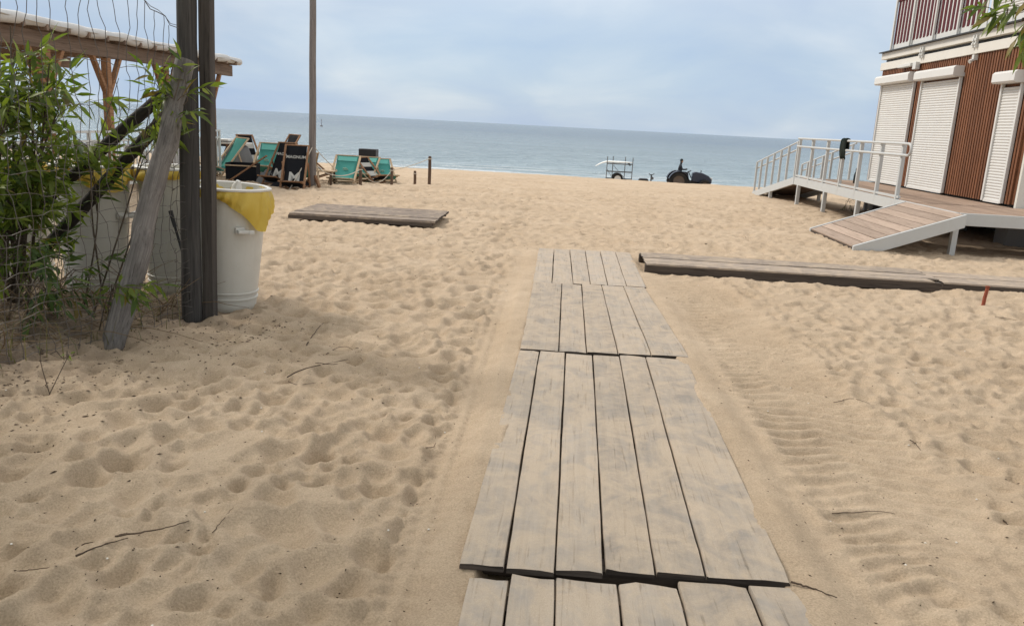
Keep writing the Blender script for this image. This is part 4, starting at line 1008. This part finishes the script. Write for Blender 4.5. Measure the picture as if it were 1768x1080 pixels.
m = MB(); out = [(.12, .62), (.16, 1.20), (.35, 1.27), (.85, 1.20), (1.25, 1.02), (1.42, .82), (1.44, .55), (1.2, .50)]
m.prism(out, -.29, .29); m.build('hood', M['tractor'], tr, False, .05)
m = MB(); m.box((.1, 0, .55), (2.0, .36, .26)); m.box((-.72, 0, .66), (.5, .5, .36)); m.build('chassis', M['black_metal'], tr, bevel=.02)
m = MB(); m.box((1.443, 0, .70), (.02, .40, .28)); m.build('grille', M['grey_metal'], tr)
for s in (-1, 1): m = MB(); m.lathe([(0, 0), (.06, .01), (.05, .05), (0, .05)], 12); q = m.build('headlight', M['lid'], tr); q.location = (1.42, s * .2, .88); q.rotation_euler = (0, PI / 2, 0)
m = MB(); m.box((-.70, 0, .93), (.42, .44, .10)); m.build('seat', M['black_metal'], tr, bevel=.03)
m = MB(); m.box((-.90, 0, 1.12), (.08, .42, .34)); m.build('seat_back', M['black_metal'], tr, bevel=.03)
m = MB(); m.tube([(.10, 0, .85), (-.10, 0, 1.22)], .03, 8); m.build('steering_column', M['black_metal'], tr)
m = MB(); R = Matrix.Rotation(-.5, 3, 'Y'); m.tube([Vector((-.11, 0, 1.24)) + R @ Vector((.19 * math.cos(a), .19 * math.sin(a), 0)) for a in [i * PI / 10 for i in range(21)]], .018, 6, False); m.tube([Vector((-.11, 0, 1.24)) + R @ Vector((-.19, 0, 0)), Vector((-.11, 0, 1.24)) + R @ Vector((.19, 0, 0))], .014, 6); m.build('steering_wheel', M['black_metal'], tr)
m = MB(); m.tube([(.75, .18, 1.15), (.75, .18, 1.38)], .03, 8); m.build('exhaust', M['black_metal'], tr)
# driver
def person():
    sv = [((0, 0, .0), (.15, .17)), ((-.02, 0, .22), (.13, .16)), ((-.01, 0, .42), (.12, .19)), ((.01, 0, .52), (.06, .06)), ((.03, 0, .60), (.075, .07)), ((.04, 0, .72), (.095, .08)), ((.04, 0, .80), (.05, .05))]
    ed = [(i, i + 1) for i in range(6)]
    def limb(start, pts):
        k = start
        for p_, r_ in pts: sv.append((p_, r_)); ed.append((k, len(sv) - 1)); k = len(sv) - 1
    for s in (-1, 1):
        limb(2, [((.0, s * .17, .44), (.06, .06)), ((.10, s * .21, .22), (.048, .048)), ((.32, s * .17, .22), (.038, .038)), ((.42, s * .13, .27), (.035, .035))])
        limb(0, [((.05, s * .10, .0), (.09, .09)), ((.42, s * .15, .03), (.075, .075)), ((.50, s * .16, -.36), (.05, .05)), ((.62, s * .16, -.40), (.045, .04))])
    me = bpy.data.meshes.new('person'); me.from_pydata([v for v, _ in sv], ed, []); o = bpy.data.objects.new('person', me); COL.objects.link(o)
    o.modifiers.new('skin', 'SKIN')
    for i, (_, r_) in enumerate(sv): me.skin_vertices[0].data[i].radius = r_
    me.skin_vertices[0].data[0].use_root = True
    sb = o.modifiers.new('sub', 'SUBSURF'); sb.levels = 1; sb.render_levels = 2
    me.materials.append(M['cloth_navy']); return o
pe = person(); pe.scale = (1.12,) * 3; pe.location = (tp.x - .68, 56.0, tz + 1.13); tag(pe, 'person in dark clothes sitting on the tractor seat', 'person')
m = MB(); m.lathe([(.0, .85), (.07, .83), (.092, .77), (.094, .73), (.085, .70)], 14, (.035, 0, 0)); m.build('hair', M['cloth_dark'], pe, True)
m = MB(); m.lathe([(.0, .60), (.05, .605), (.075, .65), (.086, .70), (.09, .73)], 14, (.052, 0, 0)); m.build('face', M['skin'], pe, True)

rk = thing('trailer_rack', 'wheeled metal rack with upright posts at the water edge', 'rack'); rp = aty(1069, 306, 50.0); rz_ = GM(rp.x, 50.0); rk.location = (rp.x, 50.0, rz_)
RX = (-.80, -.42, .32, .72)
for i, x in enumerate(RX):
    m = MB(); m.box((x, (-.35, .35, .35, -.35)[i], .80), (.045, .045, 1.62)); m.build('upright', M['grey_metal'], rk)
for z in (1.18, .72, .30):
    for y in (-.35, .35):
        m = MB(); m.bar((-.8, y, z), (.72, y, z), .035); m.build('rail', M['grey_metal'], rk)
    for x in RX: m = MB(); m.bar((x, -.35, z + .03), (x, .35, z + .03), .03); m.build('cross_bar', M['grey_metal'], rk)
m = MB(); m.bar((-.42, -.35, 1.1), (.32, -.35, .35), .025); m.bar((-.8, .35, .9), (-.42, .35, .35), .025); m.build('brace', M['grey_metal'], rk)
for s in (-1, 1):
    w_ = bpy.data.objects.new('wheel', None); COL.objects.link(w_); w_.parent = rk; w_.location = (-.12, s * .45, .32)
    m = MB(); m.lathe([(.2, -.06), (.32, -.06), (.33, 0), (.32, .06), (.2, .06)], 24); q = m.build('tyre', M['tyre'], w_, True); q.rotation_euler = (PI / 2, 0, 0)
    m = MB(); m.lathe([(0, -.03), (.2, -.05), (.2, .05), (0, .03)], 20); q = m.build('rim', M['lid'], w_, True); q.rotation_euler = (PI / 2, 0, 0)
m = MB(); ns = 24
for i in range(ns + 1):
    s = i / ns; x = -1.45 + 2.2 * s; wd = .30 * math.sin(PI * min(1, (s * .95 + .02))) ** .55; th = .055 * math.sin(PI * (s * .94 + .03)) ** .5; zc = -.32 * max(0, 1 - s / .38) ** 2
    for k in range(12): a = 2 * PI * k / 12; m.v.append((x, wd * math.cos(a), zc + th * math.sin(a)))
for i in range(ns):
    for k in range(12): k2 = (k + 1) % 12; m.f.append((i * 12 + k, i * 12 + k2, i * 12 + 12 + k2, i * 12 + 12 + k))
m.f.append(tuple(range(11, -1, -1))); m.f.append(tuple(ns * 12 + k for k in range(12)))
sb_ = thing('paddle_board', 'white paddle board lying on top of the trailer rack', 'surfboard', (rp.x - .03, 50.0, rz_ + 1.30))
m.build('hull', M['board'], sb_, True)
m = MB(); m.prism([(.45, -.05), (.62, -.05), (.66, -.20), (.60, -.20)], -.006, .006); m.build('fin', M['black_metal'], sb_)
sp = aty(1124, 309, 51.0); sz_ = GM(sp.x, 51.0)
hs_ = thing('hand_winch', 'small dark stand with crossbar between the rack and the tractor', 'stand', (sp.x, 51.0, sz_))
m = MB(); m.tube([(0, 0, -.05), (0, 0, .72)], .04, 8); m.build('stem', M['black_metal'], hs_)
m = MB(); m.tube([(-.16, 0, .76), (-.05, 0, .68), (.05, 0, .68), (.18, 0, .78)], .022, 6); m.build('crossbar', M['black_metal'], hs_)
m = MB(); m.lathe([(0, -.05), (.09, -.05), (.1, 0), (.09, .05), (0, .05)], 14); q = m.build('drum', M['grey_metal'], hs_); q.location = (.06, 0, .48); q.rotation_euler = (PI / 2, 0, 0)
m = MB(); m.box((0, 0, .0), (.5, .4, .1)); m.build('base', M['black_metal'], hs_)
lp = aty(1111, 308, 50.5); m = MB(); m.prism([(-.26, .0), (.26, .0), (.30, .34), (.24, .44), (-.24, .44), (-.30, .34)], -.2, .2); o = m.build('equipment_case', M['black_metal'], None, bevel=.03, loc=(lp.x, 50.5, GM(lp.x, 50.5) - .02)); tag(o, 'flat black case on the sand just right of the rack', 'case')
by = thing('marker_buoy', 'thin dark marker buoy out on the sea beside the mast', 'buoy'); bp = aty(555, 221, 290.0); by.location = (bp.x, 290.0, SEA_Z)
m = MB(); m.lathe([(0, -.3), (.45, -.25), (.55, 0), (.42, .3), (.12, .42), (.06, .5)], 18); m.build('float', M['buoy'], by, True)
m = MB(); m.tube([(0, 0, .4), (.05, 0, 2.0)], .07, 8); m.build('mast_rod', M['buoy'], by)
m = MB(); m.lathe([(0, 2.5), (.22, 2.0), (0, 2.0)], 10); m.build('topmark', M['buoy'], by)

# ------------------------------------------------------------------ leaves and shrubs
LEAF_V = [(0, 0, 0), (-.066, .30, .012), (.066, .30, .012), (0, .32, -.006), (-.056, .62, -.004), (.056, .62, -.004), (0, .64, -.028), (0, 1, -.09)]
LEAF_F = [(0, 3, 1), (0, 2, 3), (1, 3, 6, 4), (3, 2, 5, 6), (4, 6, 7), (6, 5, 7)]
LV = np.array(LEAF_V)
def leaf_meshes(mtl, n=5):
    out = []
    for k in range(n):
        m = MB(); b = random.uniform(-.1, .12); m.v = [(x * random.uniform(.9, 1.1) + b * y * y, y, z - .10 * k * y * y * .4) for x, y, z in LEAF_V]; m.f = list(LEAF_F); out.append(m.mesh('leaf', mtl, True))
    return out
LEAVES = leaf_meshes(M['leaf'])
M['leaf_dry'] = leafmat('dry_leaf', (.16, .12, .03), (.30, .24, .06), .3)
LEAVES = LEAVES * 6 + leaf_meshes(M['leaf_dry'], 2)
class Foliage:
    """collects leaf transforms; the largest-showing few hundred become leaf objects, the rest one mesh"""
    def __init__(s): s.L = []
    def sprig(s, p0, d, L, leaf=.11, step=.028, droop=.35, stems=None, r=.003):
        d = Vector(d).normalized(); pts = [Vector(p0)]; n = max(4, int(L / .05))
        for i in range(n):
            d = (d + Vector((random.uniform(-.10, .10), random.uniform(-.10, .10), -droop * .12 + random.uniform(-.05, .05)))).normalized(); pts.append(pts[-1] + d * (L / n))
        if stems is not None: stems.tube(pts, [r * (1 - .75 * i / n) for i in range(n + 1)], 4, False)
        m_ = int(L / step); side = random.uniform(0, 6)
        for i in range(m_):
            u = (i + .5) / m_ * n; k = min(int(u), n - 1); q = pts[k].lerp(pts[k + 1], u - k); t_ = (pts[k + 1] - pts[k]).normalized()
            side += 2.4 + random.uniform(-.5, .5); o = t_.orthogonal().normalized(); o = Matrix.Rotation(side, 3, t_) @ o
            ld = (t_ * random.uniform(.55, 1.0) + o * random.uniform(.5, .9) + Vector((0, 0, -random.uniform(.15, .95)))).normalized()
            s.L.append((q, ld, leaf * random.uniform(.6, 1.25), random.random()))
        s.L.append((pts[-1], d, leaf, random.random()))
    @staticmethod
    def frame(ld, roll):
        y = ld; z = Vector((0, 0, 1)) - y * y.z
        z = z.normalized() if z.length > .05 else y.orthogonal().normalized()
        x = y.cross(z); R = Matrix((x, y, z)).transposed(); return R @ Matrix.Rotation((roll - .5) * 2.2, 3, 'Y')
    def emit(s, root, mtl, n_obj, key, leaves=LEAVES, wide=1.3):
        inv = root.matrix_world.inverted() if root is not None else Matrix.Identity(4)
        L = sorted(s.L, key=key); head, rest = L[:n_obj], L[n_obj:]
        off = root.location
        for q, ld, sz, rr in head:
            o = bpy.data.objects.new('leaf', random.choice(leaves)); COL.objects.link(o); o.parent = root
            o.matrix_local = Matrix.Translation(q - off) @ (s.frame(ld, rr).to_4x4()) @ Matrix.Diagonal((sz * 1.25 * wide, sz, sz, 1))
        if rest:
            V = []; Fc = []; T = []
            for k, (q, ld, sz, rr) in enumerate(rest):
                R = np.array(s.frame(ld, rr)); P = (LV * [sz * 1.25 * wide, sz, sz]) @ R.T + np.array(q - off); V.append(P); b = k * 8
                Fc += [tuple(i + b for i in f) for f in LEAF_F]; T += [rr * .9] * 8
            m = MB(); m.v = [tuple(p) for p in np.concatenate(V)]; m.f = Fc; m.t = T
            o = m.build('foliage', mtl, root, False); o['kind'] = 'stuff'; o.data.polygons.foreach_set('use_smooth', [True] * len(o.data.polygons))

def shrub(label, base, anchors, name='willow_shrub', n_obj=0, mtl=None, spr=(10, .28), leaf=.145, spread=.28, cat='shrub', rstem=.014, dens=.70):
    g = GM(base[0], base[1]); root = thing(name, label, cat, (base[0], base[1], g)); B = Vector((base[0], base[1], g - .05))
    fo = Foliage(); k = 0
    for a in anchors:
        A = Vector(a[:3]); ns = max(2, int(dens * (a[3] if len(a) > 3 else spr[0]))); sd_ = a[4] if len(a) > 4 else spread
        mid = B.lerp(A, .5) + Vector((random.uniform(-.12, .12), random.uniform(-.12, .12), .15)); b0 = B + Vector((random.uniform(-.12, .12), random.uniform(-.12, .12), 0))
        P = curve3([b0, mid, A], 14); st_ = MB(); L0 = [rstem * (1 - .72 * i / 14) for i in range(15)]; st_.tube([p - root.location for p in P], L0, 7, True)
        tw = MB()
        for i in range(ns):
            u = random.random(); q0 = P[int(9 + u * 5)] + Vector((random.gauss(0, sd_ * .35), random.gauss(0, sd_ * .3), random.gauss(0, sd_ * .32)))
            d = (q0 - P[7]).normalized() * .7 + Vector((random.uniform(-.8, .8), random.uniform(-.6, .6), random.uniform(-.45, .55)))
            tw2 = MB(); fo.sprig(q0, d, spr[1] * random.uniform(.65, 1.35), leaf, .024, .5, tw)
            tw.tube([P[int(7 + u * 5)], P[int(7 + u * 5)].lerp(q0, .55) + Vector((0, 0, .03)), q0], [.004, .0034, .003], 4, False)
        tw.v = [tuple(Vector(p) - root.location) for p in tw.v]
        st_.build('stem', M['bark'], root, True); tw.build('twigs', M['bark'], root)['kind'] = 'stuff'
    camv = Vector((0, 0, EYE))
    fo.emit(root, mtl or M['leaf'], n_obj, key=lambda l: (l[0] - camv).length / l[2])
    return root
def A_(px, py, y, *r): return tuple(aty(px, py, y)) + r
shrub('large willow shrub with narrow leaves at the left edge before the pergola', (-4.15, 5.75),
      [A_(30, 120, 5.5, 16), A_(85, 110, 5.6, 14), A_(15, 190, 5.4, 16), A_(110, 165, 5.7, 9), A_(60, 160, 5.9, 12), A_(40, 250, 5.5, 16), A_(70, 268, 5.5, 12, .22), A_(20, 310, 5.5, 38), A_(12, 390, 5.5, 40), A_(35, 350, 5.6, 16), A_(70, 200, 5.8, 10), A_(25, 90, 5.7, 8), A_(18, 45, 5.6, 9, .2), A_(50, 70, 5.7, 6, .2)], n_obj=260)
shrub('leafy willow branch reaching across the top of the grey log brace', (-3.62, 5.95),
      [A_(272, 118, 5.72, 9, .15), A_(312, 132, 5.66, 9, .13), A_(205, 135, 5.85, 4, .16), A_(150, 250, 5.85, 9, .12)], n_obj=150, rstem=.008)
shrub('low willow shoots in front of the grey log base', (-3.16, 5.36),
      [A_(205, 500, 5.15, 5, .12), A_(225, 488, 5.3, 5, .11)], n_obj=90, leaf=.14, spr=(5, .2), rstem=.005)
shrub('low dark undergrowth shrub at the foot of the fence, far left', (-3.85, 5.35),
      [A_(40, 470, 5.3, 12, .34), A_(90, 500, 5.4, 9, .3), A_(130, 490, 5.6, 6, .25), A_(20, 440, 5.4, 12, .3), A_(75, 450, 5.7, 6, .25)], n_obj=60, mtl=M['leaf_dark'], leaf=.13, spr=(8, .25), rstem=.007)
shrub('tiny green seedling alone in the sand below the shrubs', tuple(atz(107, 645, .10)[:2]),
      [tuple(atz(107, 645, .12) + Vector((0, 0, .09))) + (3, .03), tuple(atz(107, 645, .12) + Vector((.03, .02, .08))) + (2, .03)], name='seedling', n_obj=30, leaf=.045, spr=(3, .05), cat='seedling', rstem=.003)

# tangle of dead stems and grass beneath the shrubs
def tangle():
    m = MB()
    for _ in range(330):
        s = random.uniform(.12, 1.5); t_ = random.uniform(-.1, 2.4); p = FP + FD * t_ + Vector((FENCE_N[0], FENCE_N[1], 0)) * s
        g = GM(p.x, p.y); a = random.uniform(0, 2 * PI); L = random.uniform(.15, .75); el = random.uniform(-.05, 1.1)
        d = Vector((math.cos(a) * math.cos(el), math.sin(a) * math.cos(el), math.sin(el))); q = Vector((p.x, p.y, g + random.uniform(-.02, .10)))
        pts = [q]
        for i in range(4): d = (d + Vector((random.uniform(-.25, .25), random.uniform(-.25, .25), random.uniform(-.28, .12)))).normalized(); pts.append(pts[-1] + d * L / 4)
        pts = [Vector((w.x, w.y, max(w.z, GM(w.x, w.y) + .004))) for w in pts]
        m.tube(pts, [.0042, .0036, .003, .0024, .0016], 4, False)
    o = m.build('dry_stems', M['dry']); tag(o, 'tangle of dry brown stems under the shrubs by the fence', 'dry stems', kind='stuff')
    m = MB()
    for _ in range(170):
        s = abs(random.gauss(.25, .55)); t_ = random.uniform(.1, 2.4); p = FP + FD * t_ + Vector((FENCE_N[0], FENCE_N[1], 0)) * (s - .12); g = GM(p.x, p.y)
        a = random.uniform(0, 2 * PI); L = random.uniform(.10, .42); w = .0035; bd = random.uniform(.1, .9); h = Vector((math.cos(a), math.sin(a), 0)); sd2 = Vector((-h.y, h.x, 0))
        o0 = len(m.v); tt_ = random.random()
        for i in range(5):
            u = i / 4; q = Vector((p.x, p.y, g - .01)) + h * (L * bd * u * u) + Vector((0, 0, L * (u - .35 * bd * u * u))); ww = w * (1 - u * .9)
            m.v += [tuple(q - sd2 * ww), tuple(q + sd2 * ww)]; m.t += [tt_, tt_]
        m.f += [(o0 + 2 * i, o0 + 2 * i + 1, o0 + 2 * i + 3, o0 + 2 * i + 2) for i in range(4)]
    o = m.build('dune_grass', M['grass']); tag(o, 'sparse wiry grass along the foot of the fence', 'grass', kind='stuff')
tangle()

# right-hand tree with its branch in view; left and rear trees added for shade
def tree(label, base, H, crown, n_sprig, branches=()):
    g = GM(base[0], base[1]); root = thing('willow_tree', label, 'tree', (base[0], base[1], g)); B = Vector((base[0], base[1], g))
    m = MB(); m.tube([(0, 0, -.2), (.04, .02, H * .3), (-.05, .06, H * .65), (0, 0, H)], [.16, .13, .09, .04], 12, True, .05); m.build('trunk', M['bark'], root, True)
    fo = Foliage(); c0, rad = Vector(crown[0]), Vector(crown[1])
    for i in range(11):
        a = i * 2.4; e = c0 + Vector((rad.x * .8 * math.cos(a), rad.y * .8 * math.sin(a), random.uniform(-.4, .6) * rad.z))
        P = curve3([(0, 0, H * random.uniform(.3, .7)), (e - B) * .55 + Vector((0, 0, .3)), e - B], 10); m = MB(); m.tube(P, [.05 - .0042 * k for k in range(11)], 7); m.build('limb', M['bark'], root, True)
    for _ in range(n_sprig):
        while True:
            v = Vector((random.uniform(-1, 1), random.uniform(-1, 1), random.uniform(-1, 1)))
            if .25 < v.length < 1: break
        q = c0 + Vector((v.x * rad.x, v.y * rad.y, v.z * rad.z)); fo.sprig(q, v + Vector((0, 0, .1)), random.uniform(.4, .75), .18, .028, .6, None)
    tw = MB()
    for pts, ns, L in branches:
        P = curve3([p for p in pts], 16); tw.tube([p - B for p in P], [.013 - .0006 * k for k in range(17)], 6, True)
        for i in range(ns):
            k = random.randint(8, 16); fo.sprig(P[k] + Vector((random.gauss(0, .035), random.gauss(0, .05), random.gauss(0, .03))), (P[min(k + 1, 16)] - P[k - 1]).normalized() + Vector((random.uniform(-.8, .8), random.uniform(-.6, .6), random.uniform(-1.0, .3))), L * random.uniform(.6, 1.3), .13, .026, .8, tw_rel)
    if tw.v: tw.build('branch', M['bark'], root, True)
    if tw_rel.v:
        tw_rel.v = [tuple(Vector(p) - B) for p in tw_rel.v]; tw_rel.build('twigs', M['bark'], root)['kind'] = 'stuff'
    camv = Vector((0, 0, EYE)); fo.emit(root, M['leaf'], 170 if branches else 0, key=lambda l: (l[0] - Vector((2.5, 5.3, 2.4))).length)
    return root
tw_rel = MB()
tree('willow tree whose leafy branch hangs into the top right corner', (5.2, 2.2), 4.6, ((4.9, 1.2, 4.9), (2.3, 2.2, 1.5)), 420,
     [([Vector((4.9, 2.8, 3.9)), Vector((3.9, 4.4, 3.3)), aty(1800, 2, 5.2), aty(1735, 14, 5.2)], 8, .14), ([Vector((4.9, 2.6, 4.1)), Vector((3.6, 4.6, 3.2)), aty(1780, -60, 5.4), aty(1700, -40, 5.4)], 7, .15), ([Vector((4.9, 2.8, 3.9)), Vector((3.6, 4.6, 3.2)), aty(1810, 10, 5.0), aty(1765, 32, 5.0)], 6, .14)])
tw_rel = MB()
tree('unseen willow tree added left of the path to shade the near sand', (-6.3, 2.6), 4.6, ((-5.3, 2.7, 4.1), (2.3, 2.9, 1.5)), 300)  # added out of frame so its crown shades the near-left sand
tw_rel = MB()
tree('unseen willow tree added behind the viewer to darken the foreground', (-2.4, -2.6), 5.0, ((-1.4, -1.2, 4.9), (3.4, 2.6, 1.4)), 480)  # added out of frame to hold sky light off the foreground

# ------------------------------------------------------------------ twigs, litter, shells
def twig(label, pix, r=.006, forks=()):
    P = [atz(*p) for p in pix]; o0 = Vector((P[0].x, P[0].y, GZ(P[0].x, P[0].y))); m = MB()
    def lay(ps, rr):
        C = curve3(ps, 14); zs = np.array([GZ(c.x, c.y) for c in C]); zl = np.linspace(zs[0], zs[-1], 15); zl = zl + max(0, float(np.sort(zs - zl)[-4])); zm = np.convolve(np.pad(np.maximum(zs, zl) * .5 + zl * .5, 3, 'edge'), np.ones(7) / 7, 'valid')
        C = [Vector((c.x, c.y, float(zm[i]) + rr * .4)) for i, c in enumerate(C)]
        m.tube([c - o0 + Vector((random.gauss(0, .002), random.gauss(0, .002), 0)) for c in C], [rr * .72 * (1 - .6 * i / 14) * random.uniform(.88, 1.14) for i in range(15)], 6)
    lay(P, r)
    for f in forks: lay([atz(*p) for p in f], r * .6)
    o = m.build('twig', M['twig'], None, True, loc=o0); tag(o, label, 'twig', 'fallen twigs on the sand')
twig('long bent twig in the bottom left sand, nearer half', [(133, 972), (170, 955), (222, 938)], .0055)
twig('long thin twig in the bottom left sand, pointing right', [(200, 935), (250, 927), (290, 920), (327, 908)], .0055, [[(200, 935), (215, 925), (225, 922)]])
twig('short forked twig left of the long twigs at bottom left', [(131, 948), (150, 938), (173, 935)], .004)
twig('forked branching twig in open sand left of the boardwalk', [(497, 668), (520, 652), (545, 640), (600, 625)], .006, [[(497, 668), (515, 670), (545, 662)], [(545, 640), (575, 637), (605, 628)]])
twig('straight slanting twig between barrels and boardwalk', [(527, 598), (540, 582), (558, 564)], .006)
twig('thin arched twig beside the forked branching one', [(563, 612), (585, 600), (605, 602), (627, 624)], .0035)
twig('small slanted twig above the dark pits at left', [(366, 916), (384, 900), (403, 882)], .003)
twig('thin curved stem beside the left tyre mark', [(735, 780), (750, 770), (752, 745)], .003)
twig('thin stem on the sand at far left edge', [(32, 988), (60, 984), (95, 978)], .003)
twig('small dark twig in the right sand, low right', [(1733, 893), (1742, 900), (1748, 908)], .005)
twig('pale curved stem across the right hand sand', [(1437, 882), (1480, 880), (1515, 876), (1548, 880)], .003)
twig('forked twig tip in the middle of the right sand', [(1570, 764), (1580, 770), (1588, 780)], .004, [[(1575, 768), (1584, 766), (1590, 764)]])
twig('thin root poking out beside the near boardwalk corner', [(1365, 1020), (1400, 1030), (1442, 1045)], .006)
twig('thin stem curving over the middle right sand', [(1440, 690), (1470, 690), (1500, 705)], .003)
twig('thin straight stem at the right edge below the board path', [(1718, 552), (1745, 551), (1768, 552)], .004)
def litter():
    m = MB(); 
    def chip(x, y, s):
        z = GZ(x, y); a = random.uniform(0, PI); e = random.uniform(1.2, 4.0); R = Matrix.Rotation(a, 3, 'Z') @ Matrix.Rotation(random.uniform(-.4, .4), 3, 'X')
        P = [R @ Vector(p) * s for p in ((-e / 2, 0, 0), (0, -.5, 0), (e / 2, .1, 0), (.1, .5, 0), (0, 0, .5))]
        m.add([p + Vector((x, y, z + s * .1)) for p in P], [(0, 1, 4), (1, 2, 4), (2, 3, 4), (3, 0, 4)])
    for _ in range(3000):       # thick by the fence
        s = random.gauss(-.15, .7); t_ = random.uniform(-.3, 4.6); x = FP.x + FD.x * t_ + FENCE_N[0] * s; y = FP.y + FD.y * t_ + FENCE_N[1] * s
        if y > 1.6: chip(x, y, random.uniform(.003, .012))
    for _ in range(1900):
        y = 1.8 * (11 / 1.8) ** random.random(); x = random.uniform(-.85, .85) * y
        if -.32 < x < 1.0 or (1 < x < 7.3 and 9.3 < y < 10.5): continue
        chip(x, y, random.uniform(.0018, .0075) * (.6 + y * .10))
    for _ in range(420):
        y = random.uniform(11, 30); x = random.uniform(-.45, .4) * y; chip(x, y, random.uniform(.006, .02))
    o = m.build('bark_debris', M['litter']); tag(o, 'scattered dark bark chips and bits of debris on the sand', 'debris', kind='stuff')
    m = MB()
    for _ in range(70):
        y = 1.9 * (9 / 1.9) ** random.random(); x = random.uniform(-.8, .8) * y
        if -.32 < x < 1.0: continue
        m.lathe([(0, -.001), (.005, .0), (.004, .003), (0, .004)], 6, (x, y, GZ(x, y) + .002))
    o = m.build('shell_bits', M['shell']); tag(o, 'tiny white shell fragments scattered on the sand', 'shells', kind='stuff')
litter()
# sparse plants under the deck
for k, (x, y, lb) in enumerate([(7.0, 20.6, 'small weed plant under the deck near its far leg'), (7.6, 19.9, 'small weed plant under the deck, farther right')]):
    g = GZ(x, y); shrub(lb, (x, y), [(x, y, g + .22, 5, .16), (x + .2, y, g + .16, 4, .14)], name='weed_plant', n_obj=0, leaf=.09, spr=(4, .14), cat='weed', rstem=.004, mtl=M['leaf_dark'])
